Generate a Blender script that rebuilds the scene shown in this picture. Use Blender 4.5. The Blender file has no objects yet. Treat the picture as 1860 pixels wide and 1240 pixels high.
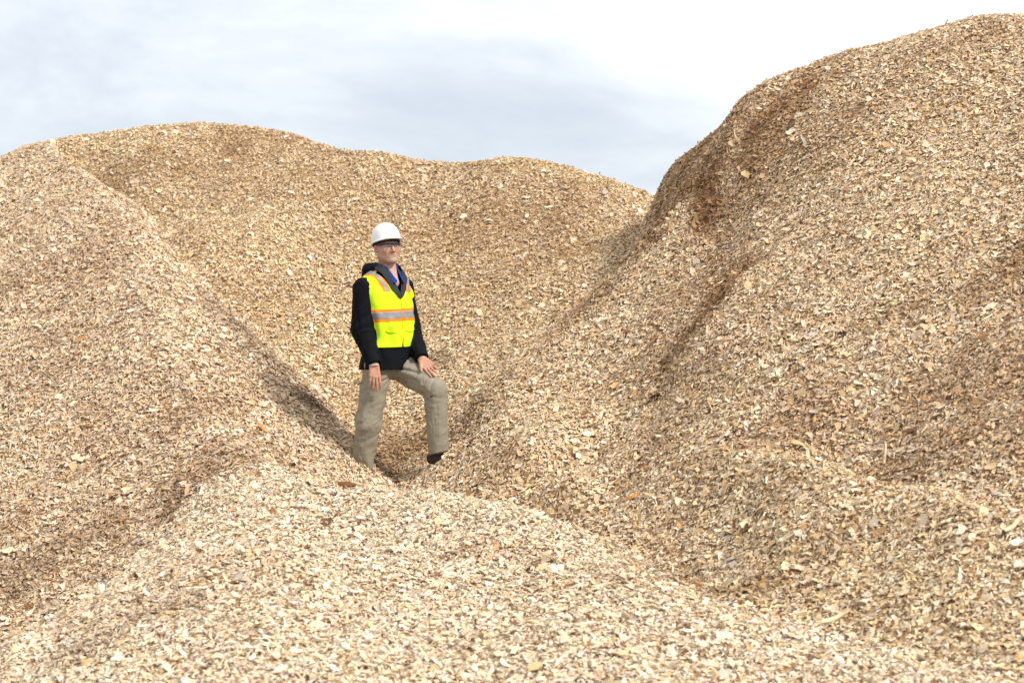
import bpy, math, random
import numpy as np
from mathutils import Matrix, Vector

# ------------------------------------------------------------------ camera, sky, sun, exposure
S = bpy.context.scene
COL = S.collection
FPX, CX, CY = 3617.0, 930.0, 620.0          # focal length in photo pixels, picture centre
cam_data = bpy.data.cameras.new('camera')
cam_data.sensor_width = 36.0
cam_data.lens = FPX / 1860.0 * 36.0
cam_data.clip_start = 0.1
cam_data.clip_end = 3000.0
cam_data.dof.use_dof = True
cam_data.dof.focus_distance = 14.4
cam_data.dof.aperture_fstop = 2.8
cam = bpy.data.objects.new('camera', cam_data)
COL.objects.link(cam)
cam.location = (0, 0, 0)
cam.rotation_euler = (math.radians(90), 0, 0)
S.camera = cam

SUN_DIR = Vector((0.63, -0.42, 0.70)).normalized()      # towards the sun
sun_el = math.asin(SUN_DIR.z)
sun_az = math.atan2(SUN_DIR.x, SUN_DIR.y)

S.view_settings.view_transform = 'Standard'
S.view_settings.look = 'None'
S.view_settings.exposure = 0.76
S.view_settings.gamma = 1.0
S.view_settings.use_curve_mapping = False

world = bpy.data.worlds.new('World')
S.world = world
world.use_nodes = True


def world_sky():
    nt = world.node_tree
    N, L = nt.nodes, nt.links
    N.clear()
    out = N.new('ShaderNodeOutputWorld')
    sky = N.new('ShaderNodeTexSky')
    sky.sky_type = 'NISHITA'
    sky.sun_disc = False
    sky.sun_elevation = sun_el
    sky.sun_rotation = sun_az
    bg1 = N.new('ShaderNodeBackground')
    bg1.inputs['Strength'].default_value = 0.10
    L.new(sky.outputs['Color'], bg1.inputs['Color'])
    # cloud deck
    tc = N.new('ShaderNodeTexCoord')
    mp = N.new('ShaderNodeMapping')
    mp.inputs['Scale'].default_value = (1.0, 1.0, 2.5)
    mp.inputs['Location'].default_value = (1.9, 0.7, 0.55)
    L.new(tc.outputs['Generated'], mp.inputs['Vector'])
    n1 = N.new('ShaderNodeTexNoise')
    n1.inputs['Scale'].default_value = 5.0
    n1.inputs['Detail'].default_value = 7.0
    n1.inputs['Roughness'].default_value = 0.60
    n1.inputs['Distortion'].default_value = 0.25
    L.new(mp.outputs['Vector'], n1.inputs['Vector'])
    # thin bright deck where the veiled light breaks through: a broad glow high in the right of the view, fading over tens of degrees
    dot = N.new('ShaderNodeVectorMath'); dot.operation = 'DOT_PRODUCT'
    nrm = N.new('ShaderNodeVectorMath'); nrm.operation = 'NORMALIZE'
    L.new(tc.outputs['Generated'], nrm.inputs[0])
    g = Vector((0.26, 1.0, 0.26)).normalized()
    dot.inputs[1].default_value = g
    L.new(nrm.outputs['Vector'], dot.inputs[0])
    mr = N.new('ShaderNodeMapRange')
    mr.inputs['From Min'].default_value = 0.962
    mr.inputs['From Max'].default_value = 0.995
    mr.inputs['To Min'].default_value = 0.0
    mr.inputs['To Max'].default_value = 1.0
    mr.interpolation_type = 'SMOOTHSTEP'
    L.new(dot.outputs['Value'], mr.inputs['Value'])
    ad = N.new('ShaderNodeMath'); ad.operation = 'MULTIPLY_ADD'
    ad.inputs[1].default_value = 0.36
    L.new(mr.outputs['Result'], ad.inputs[0])
    sx = N.new('ShaderNodeSeparateXYZ'); L.new(nrm.outputs['Vector'], sx.inputs[0])
    el = N.new('ShaderNodeMapRange'); el.inputs['From Min'].default_value = 0.02; el.inputs['From Max'].default_value = 0.30
    el.inputs['To Min'].default_value = -0.06; el.inputs['To Max'].default_value = 0.24
    L.new(sx.outputs['Z'], el.inputs['Value'])
    a2 = N.new('ShaderNodeMath'); a2.operation = 'ADD'
    L.new(n1.outputs['Fac'], a2.inputs[0]); L.new(el.outputs['Result'], a2.inputs[1])
    L.new(a2.outputs['Value'], ad.inputs[2])
    ramp = N.new('ShaderNodeValToRGB')
    e = ramp.color_ramp.elements
    e[0].position = 0.36; e[0].color = (0.41, 0.46, 0.53, 1)
    e[1].position = 0.86; e[1].color = (0.80, 0.80, 0.80, 1)
    m = e.new(0.50); m.color = (0.50, 0.54, 0.59, 1)
    m = e.new(0.62); m.color = (0.60, 0.63, 0.67, 1)
    L.new(ad.outputs['Value'], ramp.inputs['Fac'])
    bg2 = N.new('ShaderNodeBackground')
    bg2.inputs['Strength'].default_value = 0.93
    L.new(ramp.outputs['Color'], bg2.inputs['Color'])
    mix = N.new('ShaderNodeMixShader')
    mix.inputs['Fac'].default_value = 0.93
    L.new(bg1.outputs['Background'], mix.inputs[1])
    L.new(bg2.outputs['Background'], mix.inputs[2])
    L.new(mix.outputs['Shader'], out.inputs['Surface'])


world_sky()

sun_data = bpy.data.lights.new('sun', 'SUN')
sun_data.energy = 2.6
sun_data.angle = math.radians(8.0)
sun_data.color = (1.0, 0.94, 0.85)
sun = bpy.data.objects.new('sun', sun_data)
COL.objects.link(sun)
sun.rotation_euler = SUN_DIR.to_track_quat('Z', 'Y').to_euler()

S.cycles.max_bounces = 6
S.cycles.diffuse_bounces = 3
S.cycles.glossy_bounces = 2
S.cycles.transparent_max_bounces = 8

# ------------------------------------------------------------------ helpers
rng = np.random.default_rng(7)
random.seed(7)


def P(px, py, Y):
    """pixel of the photograph at distance Y -> point"""
    return np.array([(px - CX) / FPX * Y, Y, (CY - py) / FPX * Y])


def link(o, parent=None):
    COL.objects.link(o)
    if parent is not None:
        o.parent = parent
    return o


def tag(o, label=None, cat=None, group=None, kind=None):
    if label: o['label'] = label
    if cat: o['category'] = cat
    if group: o['group'] = group
    if kind: o['kind'] = kind
    return o


def mesh_obj(name, verts, faces, mat=None, parent=None, smooth=False):
    me = bpy.data.meshes.new(name)
    if isinstance(verts, np.ndarray) and isinstance(faces, np.ndarray):
        nv, (nf, k) = len(verts), faces.shape
        me.vertices.add(nv)
        me.vertices.foreach_set('co', verts.astype(np.float32).ravel())
        me.loops.add(nf * k)
        me.loops.foreach_set('vertex_index', faces.astype(np.int32).ravel())
        me.polygons.add(nf)
        me.polygons.foreach_set('loop_start', np.arange(0, nf * k, k, dtype=np.int32))
        me.update(calc_edges=True)
    else:
        me.from_pydata([tuple(v) for v in verts], [], [tuple(f) for f in faces])
        me.update()
    if mat: me.materials.append(mat)
    if smooth:
        me.polygons.foreach_set('use_smooth', np.ones(len(me.polygons), dtype=bool))
    return link(bpy.data.objects.new(name, me), parent)


def new_mat(name, rough=0.8, spec=0.3):
    m = bpy.data.materials.new(name)
    m.use_nodes = True
    b = m.node_tree.nodes['Principled BSDF']
    b.inputs['Roughness'].default_value = rough
    b.inputs['Specular IOR Level'].default_value = spec
    return m, m.node_tree.nodes, m.node_tree.links, b


_tables = {}


def vnoise(x, y, seed=0):
    """smooth value noise in -1..1"""
    if seed not in _tables:
        _tables[seed] = np.random.default_rng(1000 + seed).uniform(-1, 1, (256, 256))
    T = _tables[seed]
    xi = np.floor(x).astype(int); yi = np.floor(y).astype(int)
    fx = x - xi; fy = y - yi
    fx = fx * fx * fx * (fx * (fx * 6 - 15) + 10); fy = fy * fy * fy * (fy * (fy * 6 - 15) + 10)
    a = T[xi & 255, yi & 255]; b = T[(xi + 1) & 255, yi & 255]
    c = T[xi & 255, (yi + 1) & 255]; d = T[(xi + 1) & 255, (yi + 1) & 255]
    return (a * (1 - fx) + b * fx) * (1 - fy) + (c * (1 - fx) + d * fx) * fy


def fbm(x, y, seed=0, octaves=4, gain=0.5):
    s = 0; a = 1.0; f = 1.0
    for k in range(octaves):
        s = s + a * vnoise(x * f + 17.3 * k, y * f - 9.1 * k, seed + k)
        a *= gain; f *= 2.03
    return s


class TPS:
    """thin-plate surface z(x, y) through control points"""
    def __init__(self, pts, lam=1e-3):
        p = np.array(pts, float)
        self.c = p[:, :2]
        n = len(p)
        K = self._k(self.c, self.c) + lam * np.eye(n)
        Q = np.hstack([np.ones((n, 1)), self.c])
        A = np.block([[K, Q], [Q.T, np.zeros((3, 3))]])
        w = np.linalg.solve(A, np.concatenate([p[:, 2], np.zeros(3)]))
        self.w, self.a = w[:n], w[n:]

    @staticmethod
    def _k(a, b):
        r2 = ((a[:, None, :] - b[None, :, :]) ** 2).sum(-1)
        return 0.5 * r2 * np.log(r2 + 1e-12)

    def __call__(self, x, y):
        sh = x.shape
        q = np.stack([x.ravel(), y.ravel()], 1)
        out = np.empty(len(q))
        for i in range(0, len(q), 60000):
            s = q[i:i + 60000]
            out[i:i + 60000] = self._k(s, self.c) @ self.w + self.a[0] + s @ self.a[1:]
        return out.reshape(sh)


# ------------------------------------------------------------------ the piles (heights as functions of the ground plane)
GROUND_Z = -2.4


def pts(*rows):
    return [tuple(P(*r)) for r in rows]


def behind(rows, steps=((1.0, -0.12), (2.5, -0.9), (4.5, -2.2))):
    """the back of a pile: the same crest points pushed away from the camera and let down"""
    out = []
    for r in rows:
        p = P(*r)
        for dy, dz in steps:
            out.append((p[0] * (1 + dy / p[1]), p[1] + dy, p[2] + dz))
    return out


sky_far = [(-500, 540, 20.5), (-200, 410, 20.5), (30, 304, 20.6), (100, 262, 20.8), (160, 252.6, 21.0), (250, 235.6, 21.1), (330, 227.9, 21.1), (400, 229.0, 21.0), (460, 235.7, 20.8), (540, 257.6, 20.5), (600, 269.4, 20.2), (660, 283.0, 20.0), (740, 298.7, 19.8), (800, 313.4, 19.6), (860, 295.9, 19.6), (900, 289.8, 19.5), (980, 296.9, 19.3), (1040, 313.3, 19.1), (1100, 324.5, 18.9), (1150, 350.4, 18.7), (1200, 365, 18.6), (1400, 480, 18.0)]
FAR = TPS(pts(*sky_far) + behind(sky_far[::2]) + pts(
    (740, 830, 14.75), (650, 893, 14.5), (610, 850, 14.7), (700, 885, 14.55), (620, 760, 15.5), (500, 640, 16.3), (400, 545, 17.0), (300, 440, 18.2), (700, 700, 15.9), (700, 600, 16.9),
    (620, 450, 18.3), (620, 350, 19.2), (400, 400, 18.9), (400, 300, 20.2), (250, 330, 19.9), (850, 600, 16.5), (850, 450, 18.0), (850, 360, 18.9),
    (860, 780, 14.9), (800, 810, 14.75), (1000, 450, 17.7), (1000, 360, 18.6), (1000, 600, 16.2), (1200, 500, 16.9), (150, 400, 20.0), (0, 450, 20.2), (1300, 640, 15.4),
    (1000, 900, 14.0), (500, 900, 14.4), (200, 600, 18.3)), 2e-3)

sky_right = [(1180, 464.1, 17.6), (1215, 311.2, 17.3), (1262, 292.4, 17.0), (1322, 218.7, 16.8), (1350, 182.6, 16.75), (1385, 168.3, 16.7), (1450, 132.7, 16.7), (1500, 107.4, 16.65), (1560, 85.1, 16.6), (1620, 76.9, 16.5), (1690, 49.6, 16.4), (1750, 36.2, 16.3), (1810, 30.6, 16.2), (1860, 37.9, 16.1), (2050, 30, 15.8)]
RIGHT = TPS(pts(*sky_right) + behind(sky_right[::2]) + pts(
    (1180, 420, 16.9), (1100, 500, 16.3), (1040, 600, 15.5), (960, 640, 15.5), (900, 720, 14.75), (1000, 720, 14.5),
    (905, 757, 14.15), (960, 802, 13.65), (1020, 880, 12.95), (1090, 962, 12.35), (1130, 1010, 12.0),
    (850, 810, 14.45), (815, 821, 14.17), (798, 840, 14.17), (783, 849, 14.2), (838, 806, 14.22), (830, 870, 13.9), (900, 900, 13.35), (740, 880, 14.3), (700, 900, 14.15), (640, 925, 14.0), (960, 960, 12.9),
    (1060, 872, 13.35), (1109, 912, 12.8), (1190, 985, 12.0), (1130, 820, 13.3), (880, 852, 13.8), (940, 905, 13.3), (1010, 960, 12.85), (1200, 700, 13.8), (1200, 560, 15.0), (1230, 470, 15.6), (1300, 400, 15.8), (1290, 300, 16.35),
    (1500, 600, 13.0), (1500, 400, 14.4), (1500, 200, 15.85), (1860, 600, 12.0), (1860, 300, 14.0), (1860, 110, 15.4), (1400, 800, 12.2), (1700, 890, 11.0),
    (1860, 930, 10.5), (2100, 900, 10.0), (2100, 500, 11.8), (1300, 560, 14.2), (1400, 480, 14.3), (1330, 520, 14.2), (1500, 1000, 11.3),
    (1250, 620, 13.9), (1250, 850, 12.35), (1280, 960, 11.75), (1260, 1035, 11.45), (1350, 1010, 11.4), (1210, 1050, 11.5)), 1e-3)

def on_flank(px, py):
    """point of the left flank (a straight slope at the angle of repose) seen at a pixel"""
    a, b = (px - CX) / FPX, (CY - py) / FPX
    Y = (0.67 - .3 * 1.83 + .51 * 13.5) / (.3 * a + .51 - b)
    return (a * Y, Y, b * Y)


LEFT_TOP = TPS([on_flank(*q) for q in ((172, 325), (180, 342), (206, 380), (245, 445), (280, 520), (310, 600), (350, 690), (400, 770), (440, 830))] + pts(
    # right-hand edge of the ridge top, then its short steep back down into the hollow
    (200, 350, 18.9), (240, 395, 18.2), (290, 442, 17.45), (350, 512, 16.7), (420, 600, 15.85), (480, 682, 15.15), (530, 755, 14.62), (590, 835, 14.1), (640, 890, 13.7),
    (385, 640, 15.35), (450, 760, 14.25), (500, 820, 13.8), (540, 870, 13.5), (240, 370, 19.1),
    (290, 432, 18.2), (350, 495, 17.6), (400, 545, 16.95), (450, 592, 16.5), (510, 650, 16.0), (560, 703, 15.6), (610, 755, 15.15), (650, 805, 14.7), (460, 900, 12.9), (560, 930, 12.9))
    + [(p[0] + .45, p[1] + .25, p[2] - .5) for p in pts((290, 440, 18.15), (400, 545, 16.95), (510, 650, 16.0), (610, 755, 15.15))]
    + [(p[0] + 1.2, p[1] + 0.8, p[2] - 1.1) for p in [P(235, 388, 18.1), P(350, 515, 16.6), P(480, 680, 15.1), P(590, 810, 14.1), P(640, 850, 13.75)]]
    + [(-4.1, 20.4, 1.2), (-5.5, 20.0, 3.2), (-6.0, 16.0, 3.0), (-4.5, 14.0, 1.6), (-3.5, 12.0, .6)], 1e-3)


def LEFT(x, y):
    flank = -.67 + .3 * (x + 1.83) + .51 * (y - 13.5) + .05 * fbm(x * .45, y * .45, 121, 2)
    z = smin2(flank, LEFT_TOP(x, y), .07)
    return smin2(z, 2.10 + .38 * np.minimum(x + 4.6, 0) - .55 * (y - 20.9), .20)


def smin2(a, b, k):
    h = np.clip(.5 + .5 * (b - a) / k, 0, 1)
    return b * (1 - h) + a * h - k * h * (1 - h)


crest_near = [(450, 846, 13.25), (540, 868, 13.1), (640, 886, 12.85), (750, 895, 12.5), (850, 912, 12.15), (960, 945, 11.75), (1080, 985, 11.4), (1200, 1058, 10.75), (1300, 1098, 10.35), (1400, 1128, 10.05), (1550, 1175, 9.65), (1700, 1213, 9.3), (1860, 1250, 9.0), (2100, 1300, 8.6)]
NEAR = TPS(pts(*crest_near) + [(p[0] + .45, p[1] + .85, p[2] - .42) for p in [P(*r) for r in crest_near[1:]]] + [(p[0] + 1.1, p[1] + 2.2, p[2] - 1.8) for p in [P(*r) for r in crest_near]] + pts(
    (380, 905, 12.7), (320, 985, 12.0), (230, 1060, 11.35), (120, 1120, 10.9), (0, 1170, 10.5),
    (430, 1000, 11.1), (430, 1120, 10.0), (430, 1250, 9.0), (640, 960, 11.75), (640, 1100, 10.3), (640, 1250, 9.0), (900, 1020, 11.0), (900, 1120, 10.1), (900, 1250, 9.05), (1150, 1120, 10.0), (1150, 1250, 9.0), (1400, 1250, 9.0),
    (200, 1250, 9.3), (0, 1260, 9.6), (-300, 1300, 9.4), (-300, 1300, 10.2)) +
    [(p[0] - .30, p[1] + .42, p[2] - .17) for p in pts((380, 905, 12.7), (320, 985, 12.0), (230, 1060, 11.35), (120, 1120, 10.9), (0, 1170, 10.5))] + [(p[0] - .8, p[1] + 1.1, p[2] - .9) for p in pts((320, 985, 12.0), (120, 1120, 10.9))] +
    [(x, 8.0, -1.85) for x in (-3.5, -1.5, .5, 2.5)] + [(x, 6.8, -2.5) for x in (-3.5, -1.5, .5, 2.5)], 1e-3)

crest_low = [(1150, 905, 12.85), (1250, 852, 12.4), (1340, 832, 12.05), (1440, 832, 11.6), (1550, 862, 11.2), (1640, 890, 10.9), (1750, 910, 10.6), (1860, 938, 10.3), (2050, 960, 9.9)]
LOW = TPS(pts(*crest_low) + [(p[0] + .05, p[1] + .5, p[2] - .14) for p in [P(*r) for r in crest_low]] + [(p[0] + .1, p[1] + 1.4, p[2] - 1.3) for p in [P(*r) for r in crest_low]] + pts(
    (1150, 980, 12.25), (1230, 965, 12.1), (1250, 1060, 11.3), (1350, 960, 11.45), (1440, 1000, 10.85), (1400, 1110, 10.3), (1600, 1100, 10.0), (1600, 980, 10.6), (1700, 1190, 9.5), (1860, 1180, 9.25), (1860, 1060, 9.75), (2100, 1100, 9.3), (2100, 1300, 8.7), (1500, 1250, 9.6), (1850, 1300, 8.9), (1100, 1100, 11.2)), 1e-3)


def softmax2(a, b, k):
    h = np.clip(0.5 + 0.5 * (a - b) / k, 0, 1)
    return b * (1 - h) + a * h + k * h * (1 - h)


def heights(x, y):
    """height of each pile at (x, y), relief included"""
    n1 = fbm(x * 0.9, y * 0.9, 1, 3) * 0.028
    n2 = fbm(x * 3.1, y * 3.1, 11, 4, 0.6) * 0.017
    right = RIGHT(x, y)
    # slumped runs on the steep left side of the right pile
    run = x * 0.80 + y * 0.60
    cross = -x * 0.60 + y * 0.80
    m = np.exp(-((x - 1.6) / 1.3) ** 2) * np.clip((right + 0.4) / 0.8, 0, 1)
    right = right + m * (fbm(cross * 1.5 + 3, run * 0.6, 21, 3) * 0.045 + np.abs(fbm(cross * 3.0, run * 1.5, 31, 3)) * 0.04 - 0.03)
    H = [FAR(x, y) + n1 + n2, right + n1 + n2, LEFT(x, y) + n1 * .8 + n2, NEAR(x, y) + n1 * .8 + n2, LOW(x, y) + n1 + n2]
    return np.stack([np.clip(h, GROUND_Z - .6, 4.0) for h in H])


def limits(x, y):
    """where each pile may stand (keeps the far ends of the fitted sheets from rising again)"""
    L = np.zeros((5,) + x.shape)
    L[0] = -3 * np.clip(13.2 - y, 0, 9) - 1.2 * np.clip(-6.5 - x, 0, 9) - 1.0 * np.clip(x - 2.2, 0, 9)
    L[1] = -2.5 * np.clip(-1.6 - x, 0, 9) - .8 * np.clip(x - 5.5, 0, 9) - 1.2 * np.clip(10.2 - y, 0, 9)
    L[2] = -2.0 * np.clip(x + 0.75, 0, 9) - .8 * np.clip(-7.5 - x, 0, 9)
    L[3] = -1.0 * np.clip(y - 14.2, 0, 9) - .9 * np.clip(-4.5 - x, 0, 9) - .9 * np.clip(x - 4.2, 0, 9)
    L[4] = -.45 * np.clip(1.1 - x, 0, 9) - 1.0 * np.clip(y - 13.5, 0, 9) - .9 * np.clip(x - 4.8, 0, 9) - 1.0 * np.clip(8.8 - y, 0, 9)
    return L


STEP = 0.05
gx = np.arange(-9.0, 7.51, STEP); gy = np.arange(6.0, 26.01, STEP)
GX, GY = np.meshgrid(gx, gy, indexing='ij')
HH = heights(GX, GY) + limits(GX, GY)
OWNER = HH.argmax(0)
Z = HH[0]
for k in range(1, 5):
    Z = softmax2(Z, HH[k], 0.13)
# everything runs down to the yard outside the view
Z = softmax2(Z, np.full_like(Z, GROUND_Z), 0.15)
FLAT = Z < GROUND_Z + 0.06


def bilin(F, x, y):
    u = np.clip((x - gx[0]) / STEP, 0, len(gx) - 1.001); v = np.clip((y - gy[0]) / STEP, 0, len(gy) - 1.001)
    i = u.astype(int); j = v.astype(int); u = u - i; v = v - j
    return (F[i, j] * (1 - u) + F[i + 1, j] * u) * (1 - v) + (F[i, j + 1] * (1 - u) + F[i + 1, j + 1] * u) * v


ZX = np.gradient(Z, STEP, axis=0); ZY = np.gradient(Z, STEP, axis=1)

# ------------------------------------------------------------------ materials of the setting


def chip_material():
    m, N, L, b = new_mat('fresh_wood_chip', 0.9, 0.08)
    at = N.new('ShaderNodeAttribute'); at.attribute_type = 'INSTANCER'; at.attribute_name = 'tone'
    tc = N.new('ShaderNodeTexCoord')
    mp = N.new('ShaderNodeMapping'); mp.inputs['Scale'].default_value = (1.2, 9.0, 3.0)
    L.new(tc.outputs['Object'], mp.inputs['Vector'])
    oi = N.new('ShaderNodeObjectInfo')
    ns = N.new('ShaderNodeTexNoise'); ns.noise_dimensions = '4D'
    ns.inputs['Scale'].default_value = 2.2; ns.inputs['Detail'].default_value = 3
    L.new(mp.outputs['Vector'], ns.inputs['Vector'])
    mu = N.new('ShaderNodeMath'); mu.operation = 'MULTIPLY'; mu.inputs[1].default_value = 40
    L.new(oi.outputs['Random'], mu.inputs[0]); L.new(mu.outputs[0], ns.inputs['W'])
    mr = N.new('ShaderNodeMapRange'); mr.inputs['From Min'].default_value = 0.3; mr.inputs['From Max'].default_value = 0.7
    mr.inputs['To Min'].default_value = 0.74; mr.inputs['To Max'].default_value = 1.12
    L.new(ns.outputs['Fac'], mr.inputs['Value'])
    vm = N.new('ShaderNodeVectorMath'); vm.operation = 'SCALE'
    L.new(at.outputs['Color'], vm.inputs[0]); L.new(mr.outputs['Result'], vm.inputs['Scale'])
    L.new(vm.outputs['Vector'], b.inputs['Base Color'])
    return m


def solo_chip_material(name, col, dark=0.7):
    m, N, L, b = new_mat(name, 0.75, 0.25)
    tc = N.new('ShaderNodeTexCoord')
    mp = N.new('ShaderNodeMapping'); mp.inputs['Scale'].default_value = (1.2, 9.0, 3.0)
    L.new(tc.outputs['Object'], mp.inputs['Vector'])
    ns = N.new('ShaderNodeTexNoise'); ns.inputs['Scale'].default_value = 2.5; ns.inputs['Detail'].default_value = 4
    L.new(mp.outputs['Vector'], ns.inputs['Vector'])
    rp = N.new('ShaderNodeValToRGB'); e = rp.color_ramp.elements
    e[0].position = 0.32; e[0].color = tuple(c * dark for c in col) + (1,)
    e[1].position = 0.65; e[1].color = tuple(col) + (1,)
    L.new(ns.outputs['Fac'], rp.inputs['Fac']); L.new(rp.outputs['Color'], b.inputs['Base Color'])
    return m


def bed_material():
    """packed fines under the loose chips"""
    m, N, L, b = new_mat('packed_chip_bed', 0.9, 0.1)
    tc = N.new('ShaderNodeTexCoord')
    vo = N.new('ShaderNodeTexVoronoi'); vo.inputs['Scale'].default_value = 38
    L.new(tc.outputs['Object'], vo.inputs['Vector'])
    sp = N.new('ShaderNodeSeparateColor'); L.new(vo.outputs['Color'], sp.inputs['Color'])
    rp = N.new('ShaderNodeValToRGB'); e = rp.color_ramp.elements
    e[0].position = 0; e[0].color = (0.19, 0.105, 0.05, 1)
    e[1].position = 1; e[1].color = (0.48, 0.32, 0.17, 1)
    k = e.new(.5); k.color = (0.36, 0.23, 0.12, 1)
    L.new(sp.outputs['Red'], rp.inputs['Fac']); L.new(rp.outputs['Color'], b.inputs['Base Color'])
    bp = N.new('ShaderNodeBump'); bp.inputs['Strength'].default_value = .8; bp.inputs['Distance'].default_value = .01
    L.new(vo.outputs['Distance'], bp.inputs['Height']); L.new(bp.outputs['Normal'], b.inputs['Normal'])
    return m


def yard_material():
    m, N, L, b = new_mat('yard_ground', 0.95, 0.1)
    tc = N.new('ShaderNodeTexCoord')
    ns = N.new('ShaderNodeTexNoise'); ns.inputs['Scale'].default_value = 3; ns.inputs['Detail'].default_value = 9
    L.new(tc.outputs['Object'], ns.inputs['Vector'])
    rp = N.new('ShaderNodeValToRGB'); e = rp.color_ramp.elements
    e[0].position = .35; e[0].color = (0.10, 0.075, 0.05, 1)
    e[1].position = .7; e[1].color = (0.30, 0.23, 0.15, 1)
    L.new(ns.outputs['Fac'], rp.inputs['Fac']); L.new(rp.outputs['Color'], b.inputs['Base Color'])
    return m


CHIP = chip_material(); BED = bed_material(); YARD = yard_material()

# ------------------------------------------------------------------ ground
g = mesh_obj('ground', np.array([[-1500, -1500, GROUND_Z], [1500, -1500, GROUND_Z], [1500, 1500, GROUND_Z], [-1500, 1500, GROUND_Z]], float), np.array([[0, 1, 2, 3]]), YARD)
tag(g, 'brown chip-strewn yard ground under the piles', kind='structure')

# ------------------------------------------------------------------ pile bodies: one mesh per pile, cut along the lines where they meet
PILE_LABELS = [
    ('broad golden wood chip pile rising behind the man to the skyline', 'chip pile'),
    ('tallest tan wood chip pile with a steep slumped edge, filling the right side', 'chip pile'),
    ('pinkish beige wood chip ridge left of the man, sloping down to his boots', 'chip pile'),
    ('pale low wood chip mound nearest the camera, slightly out of focus, hiding his rear boot', 'chip pile'),
    ('low wood chip shelf at the lower right, at the foot of the tallest pile', 'chip pile')]
piles = []
ni, nj = Z.shape
vid = np.arange(ni * nj).reshape(ni, nj)
quads = np.stack([vid[:-1, :-1], vid[1:, :-1], vid[1:, 1:], vid[:-1, 1:]], -1)
qown = OWNER[:-1, :-1]; qflat = FLAT[:-1, :-1] & FLAT[1:, 1:]
V = np.stack([GX.ravel(), GY.ravel(), Z.ravel() - 0.012], 1)
for k in range(5):
    q = quads[(qown == k) & ~qflat]
    used, inv = np.unique(q.ravel(), return_inverse=True)
    o = mesh_obj('wood_chip_pile', V[used], inv.reshape(-1, 4), BED, smooth=True)
    tag(o, PILE_LABELS[k][0], PILE_LABELS[k][1], 'wood chip piles in the yard')
    piles.append(o)

# ------------------------------------------------------------------ loose chips


def chip_mesh(name, w, bend, twist, seed, mat, nx=4, ny=2, t=0.10, taper=0.0):
    """unit-long flake (length 1 along x), irregular outline, slightly curled"""
    r = np.random.default_rng(seed)
    top = []
    jl = r.uniform(-.12, .12, (2, ny + 1))
    jw = r.uniform(-.16, .16, (nx + 1, 2)) * w
    for i in range(nx + 1):
        u = i / nx
        for j in range(ny + 1):
            v = j / ny
            x = (u - .5) + jl[0, j] * (1 - u) + jl[1, j] * u
            wid = w * (1 - taper * u) * (1 - .25 * (abs(2 * u - 1) ** 3))
            y = (v - .5) * wid + (jw[i, 0] * (1 - v) + jw[i, 1] * v)
            z = bend * (4 * (u - .5) ** 2) + twist * (u - .5) * (v - .5) * 2 + r.uniform(-.015, .015)
            top.append((x, y, z))
    top = np.array(top)
    bot = top.copy(); bot[:, 2] -= t * r.uniform(.7, 1.1); bot[:, :2] *= .94
    n = len(top)
    F = []
    idx = lambda i, j: i * (ny + 1) + j
    for i in range(nx):
        for j in range(ny):
            F.append((idx(i, j), idx(i + 1, j), idx(i + 1, j + 1), idx(i, j + 1)))
            F.append((n + idx(i, j), n + idx(i, j + 1), n + idx(i + 1, j + 1), n + idx(i + 1, j)))
    ring = [idx(i, 0) for i in range(nx + 1)] + [idx(nx, j) for j in range(1, ny + 1)] + [idx(i, ny) for i in range(nx - 1, -1, -1)] + [idx(0, j) for j in range(ny - 1, 0, -1)]
    for a, b in zip(ring, ring[1:] + ring[:1]):
        F.append((b, a, n + a, n + b))
    me = bpy.data.meshes.new(name)
    me.from_pydata([tuple(v) for v in np.vstack([top, bot])], [], F)
    me.update()
    me.materials.append(mat)
    return me


proto_col = bpy.data.collections.new('chip_shapes')      # never linked to the scene: only instanced
shapes = []
for i in range(20):
    kind = i % 5
    if kind in (0, 1): p = dict(w=random.uniform(.42, .72), bend=random.uniform(-.12, .14), twist=random.uniform(-.25, .25), t=.055)
    elif kind == 2: p = dict(w=random.uniform(.24, .38), bend=random.uniform(-.14, .18), twist=random.uniform(-.3, .3), t=.06, taper=.4)
    elif kind == 3: p = dict(w=random.uniform(.30, .50), bend=random.uniform(-.08, .08), twist=.15, t=.10, taper=.2)
    else: p = dict(w=random.uniform(.10, .18), bend=random.uniform(-.1, .14), twist=.05, t=.07, taper=.5)
    me = chip_mesh('chip_shape', seed=50 + i, mat=CHIP, nx=3, ny=2, **p)
    shapes.append(me)
    o = bpy.data.objects.new('chip_%02d' % i, me)
    proto_col.objects.link(o)
N_SHAPE = len(shapes)


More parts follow.
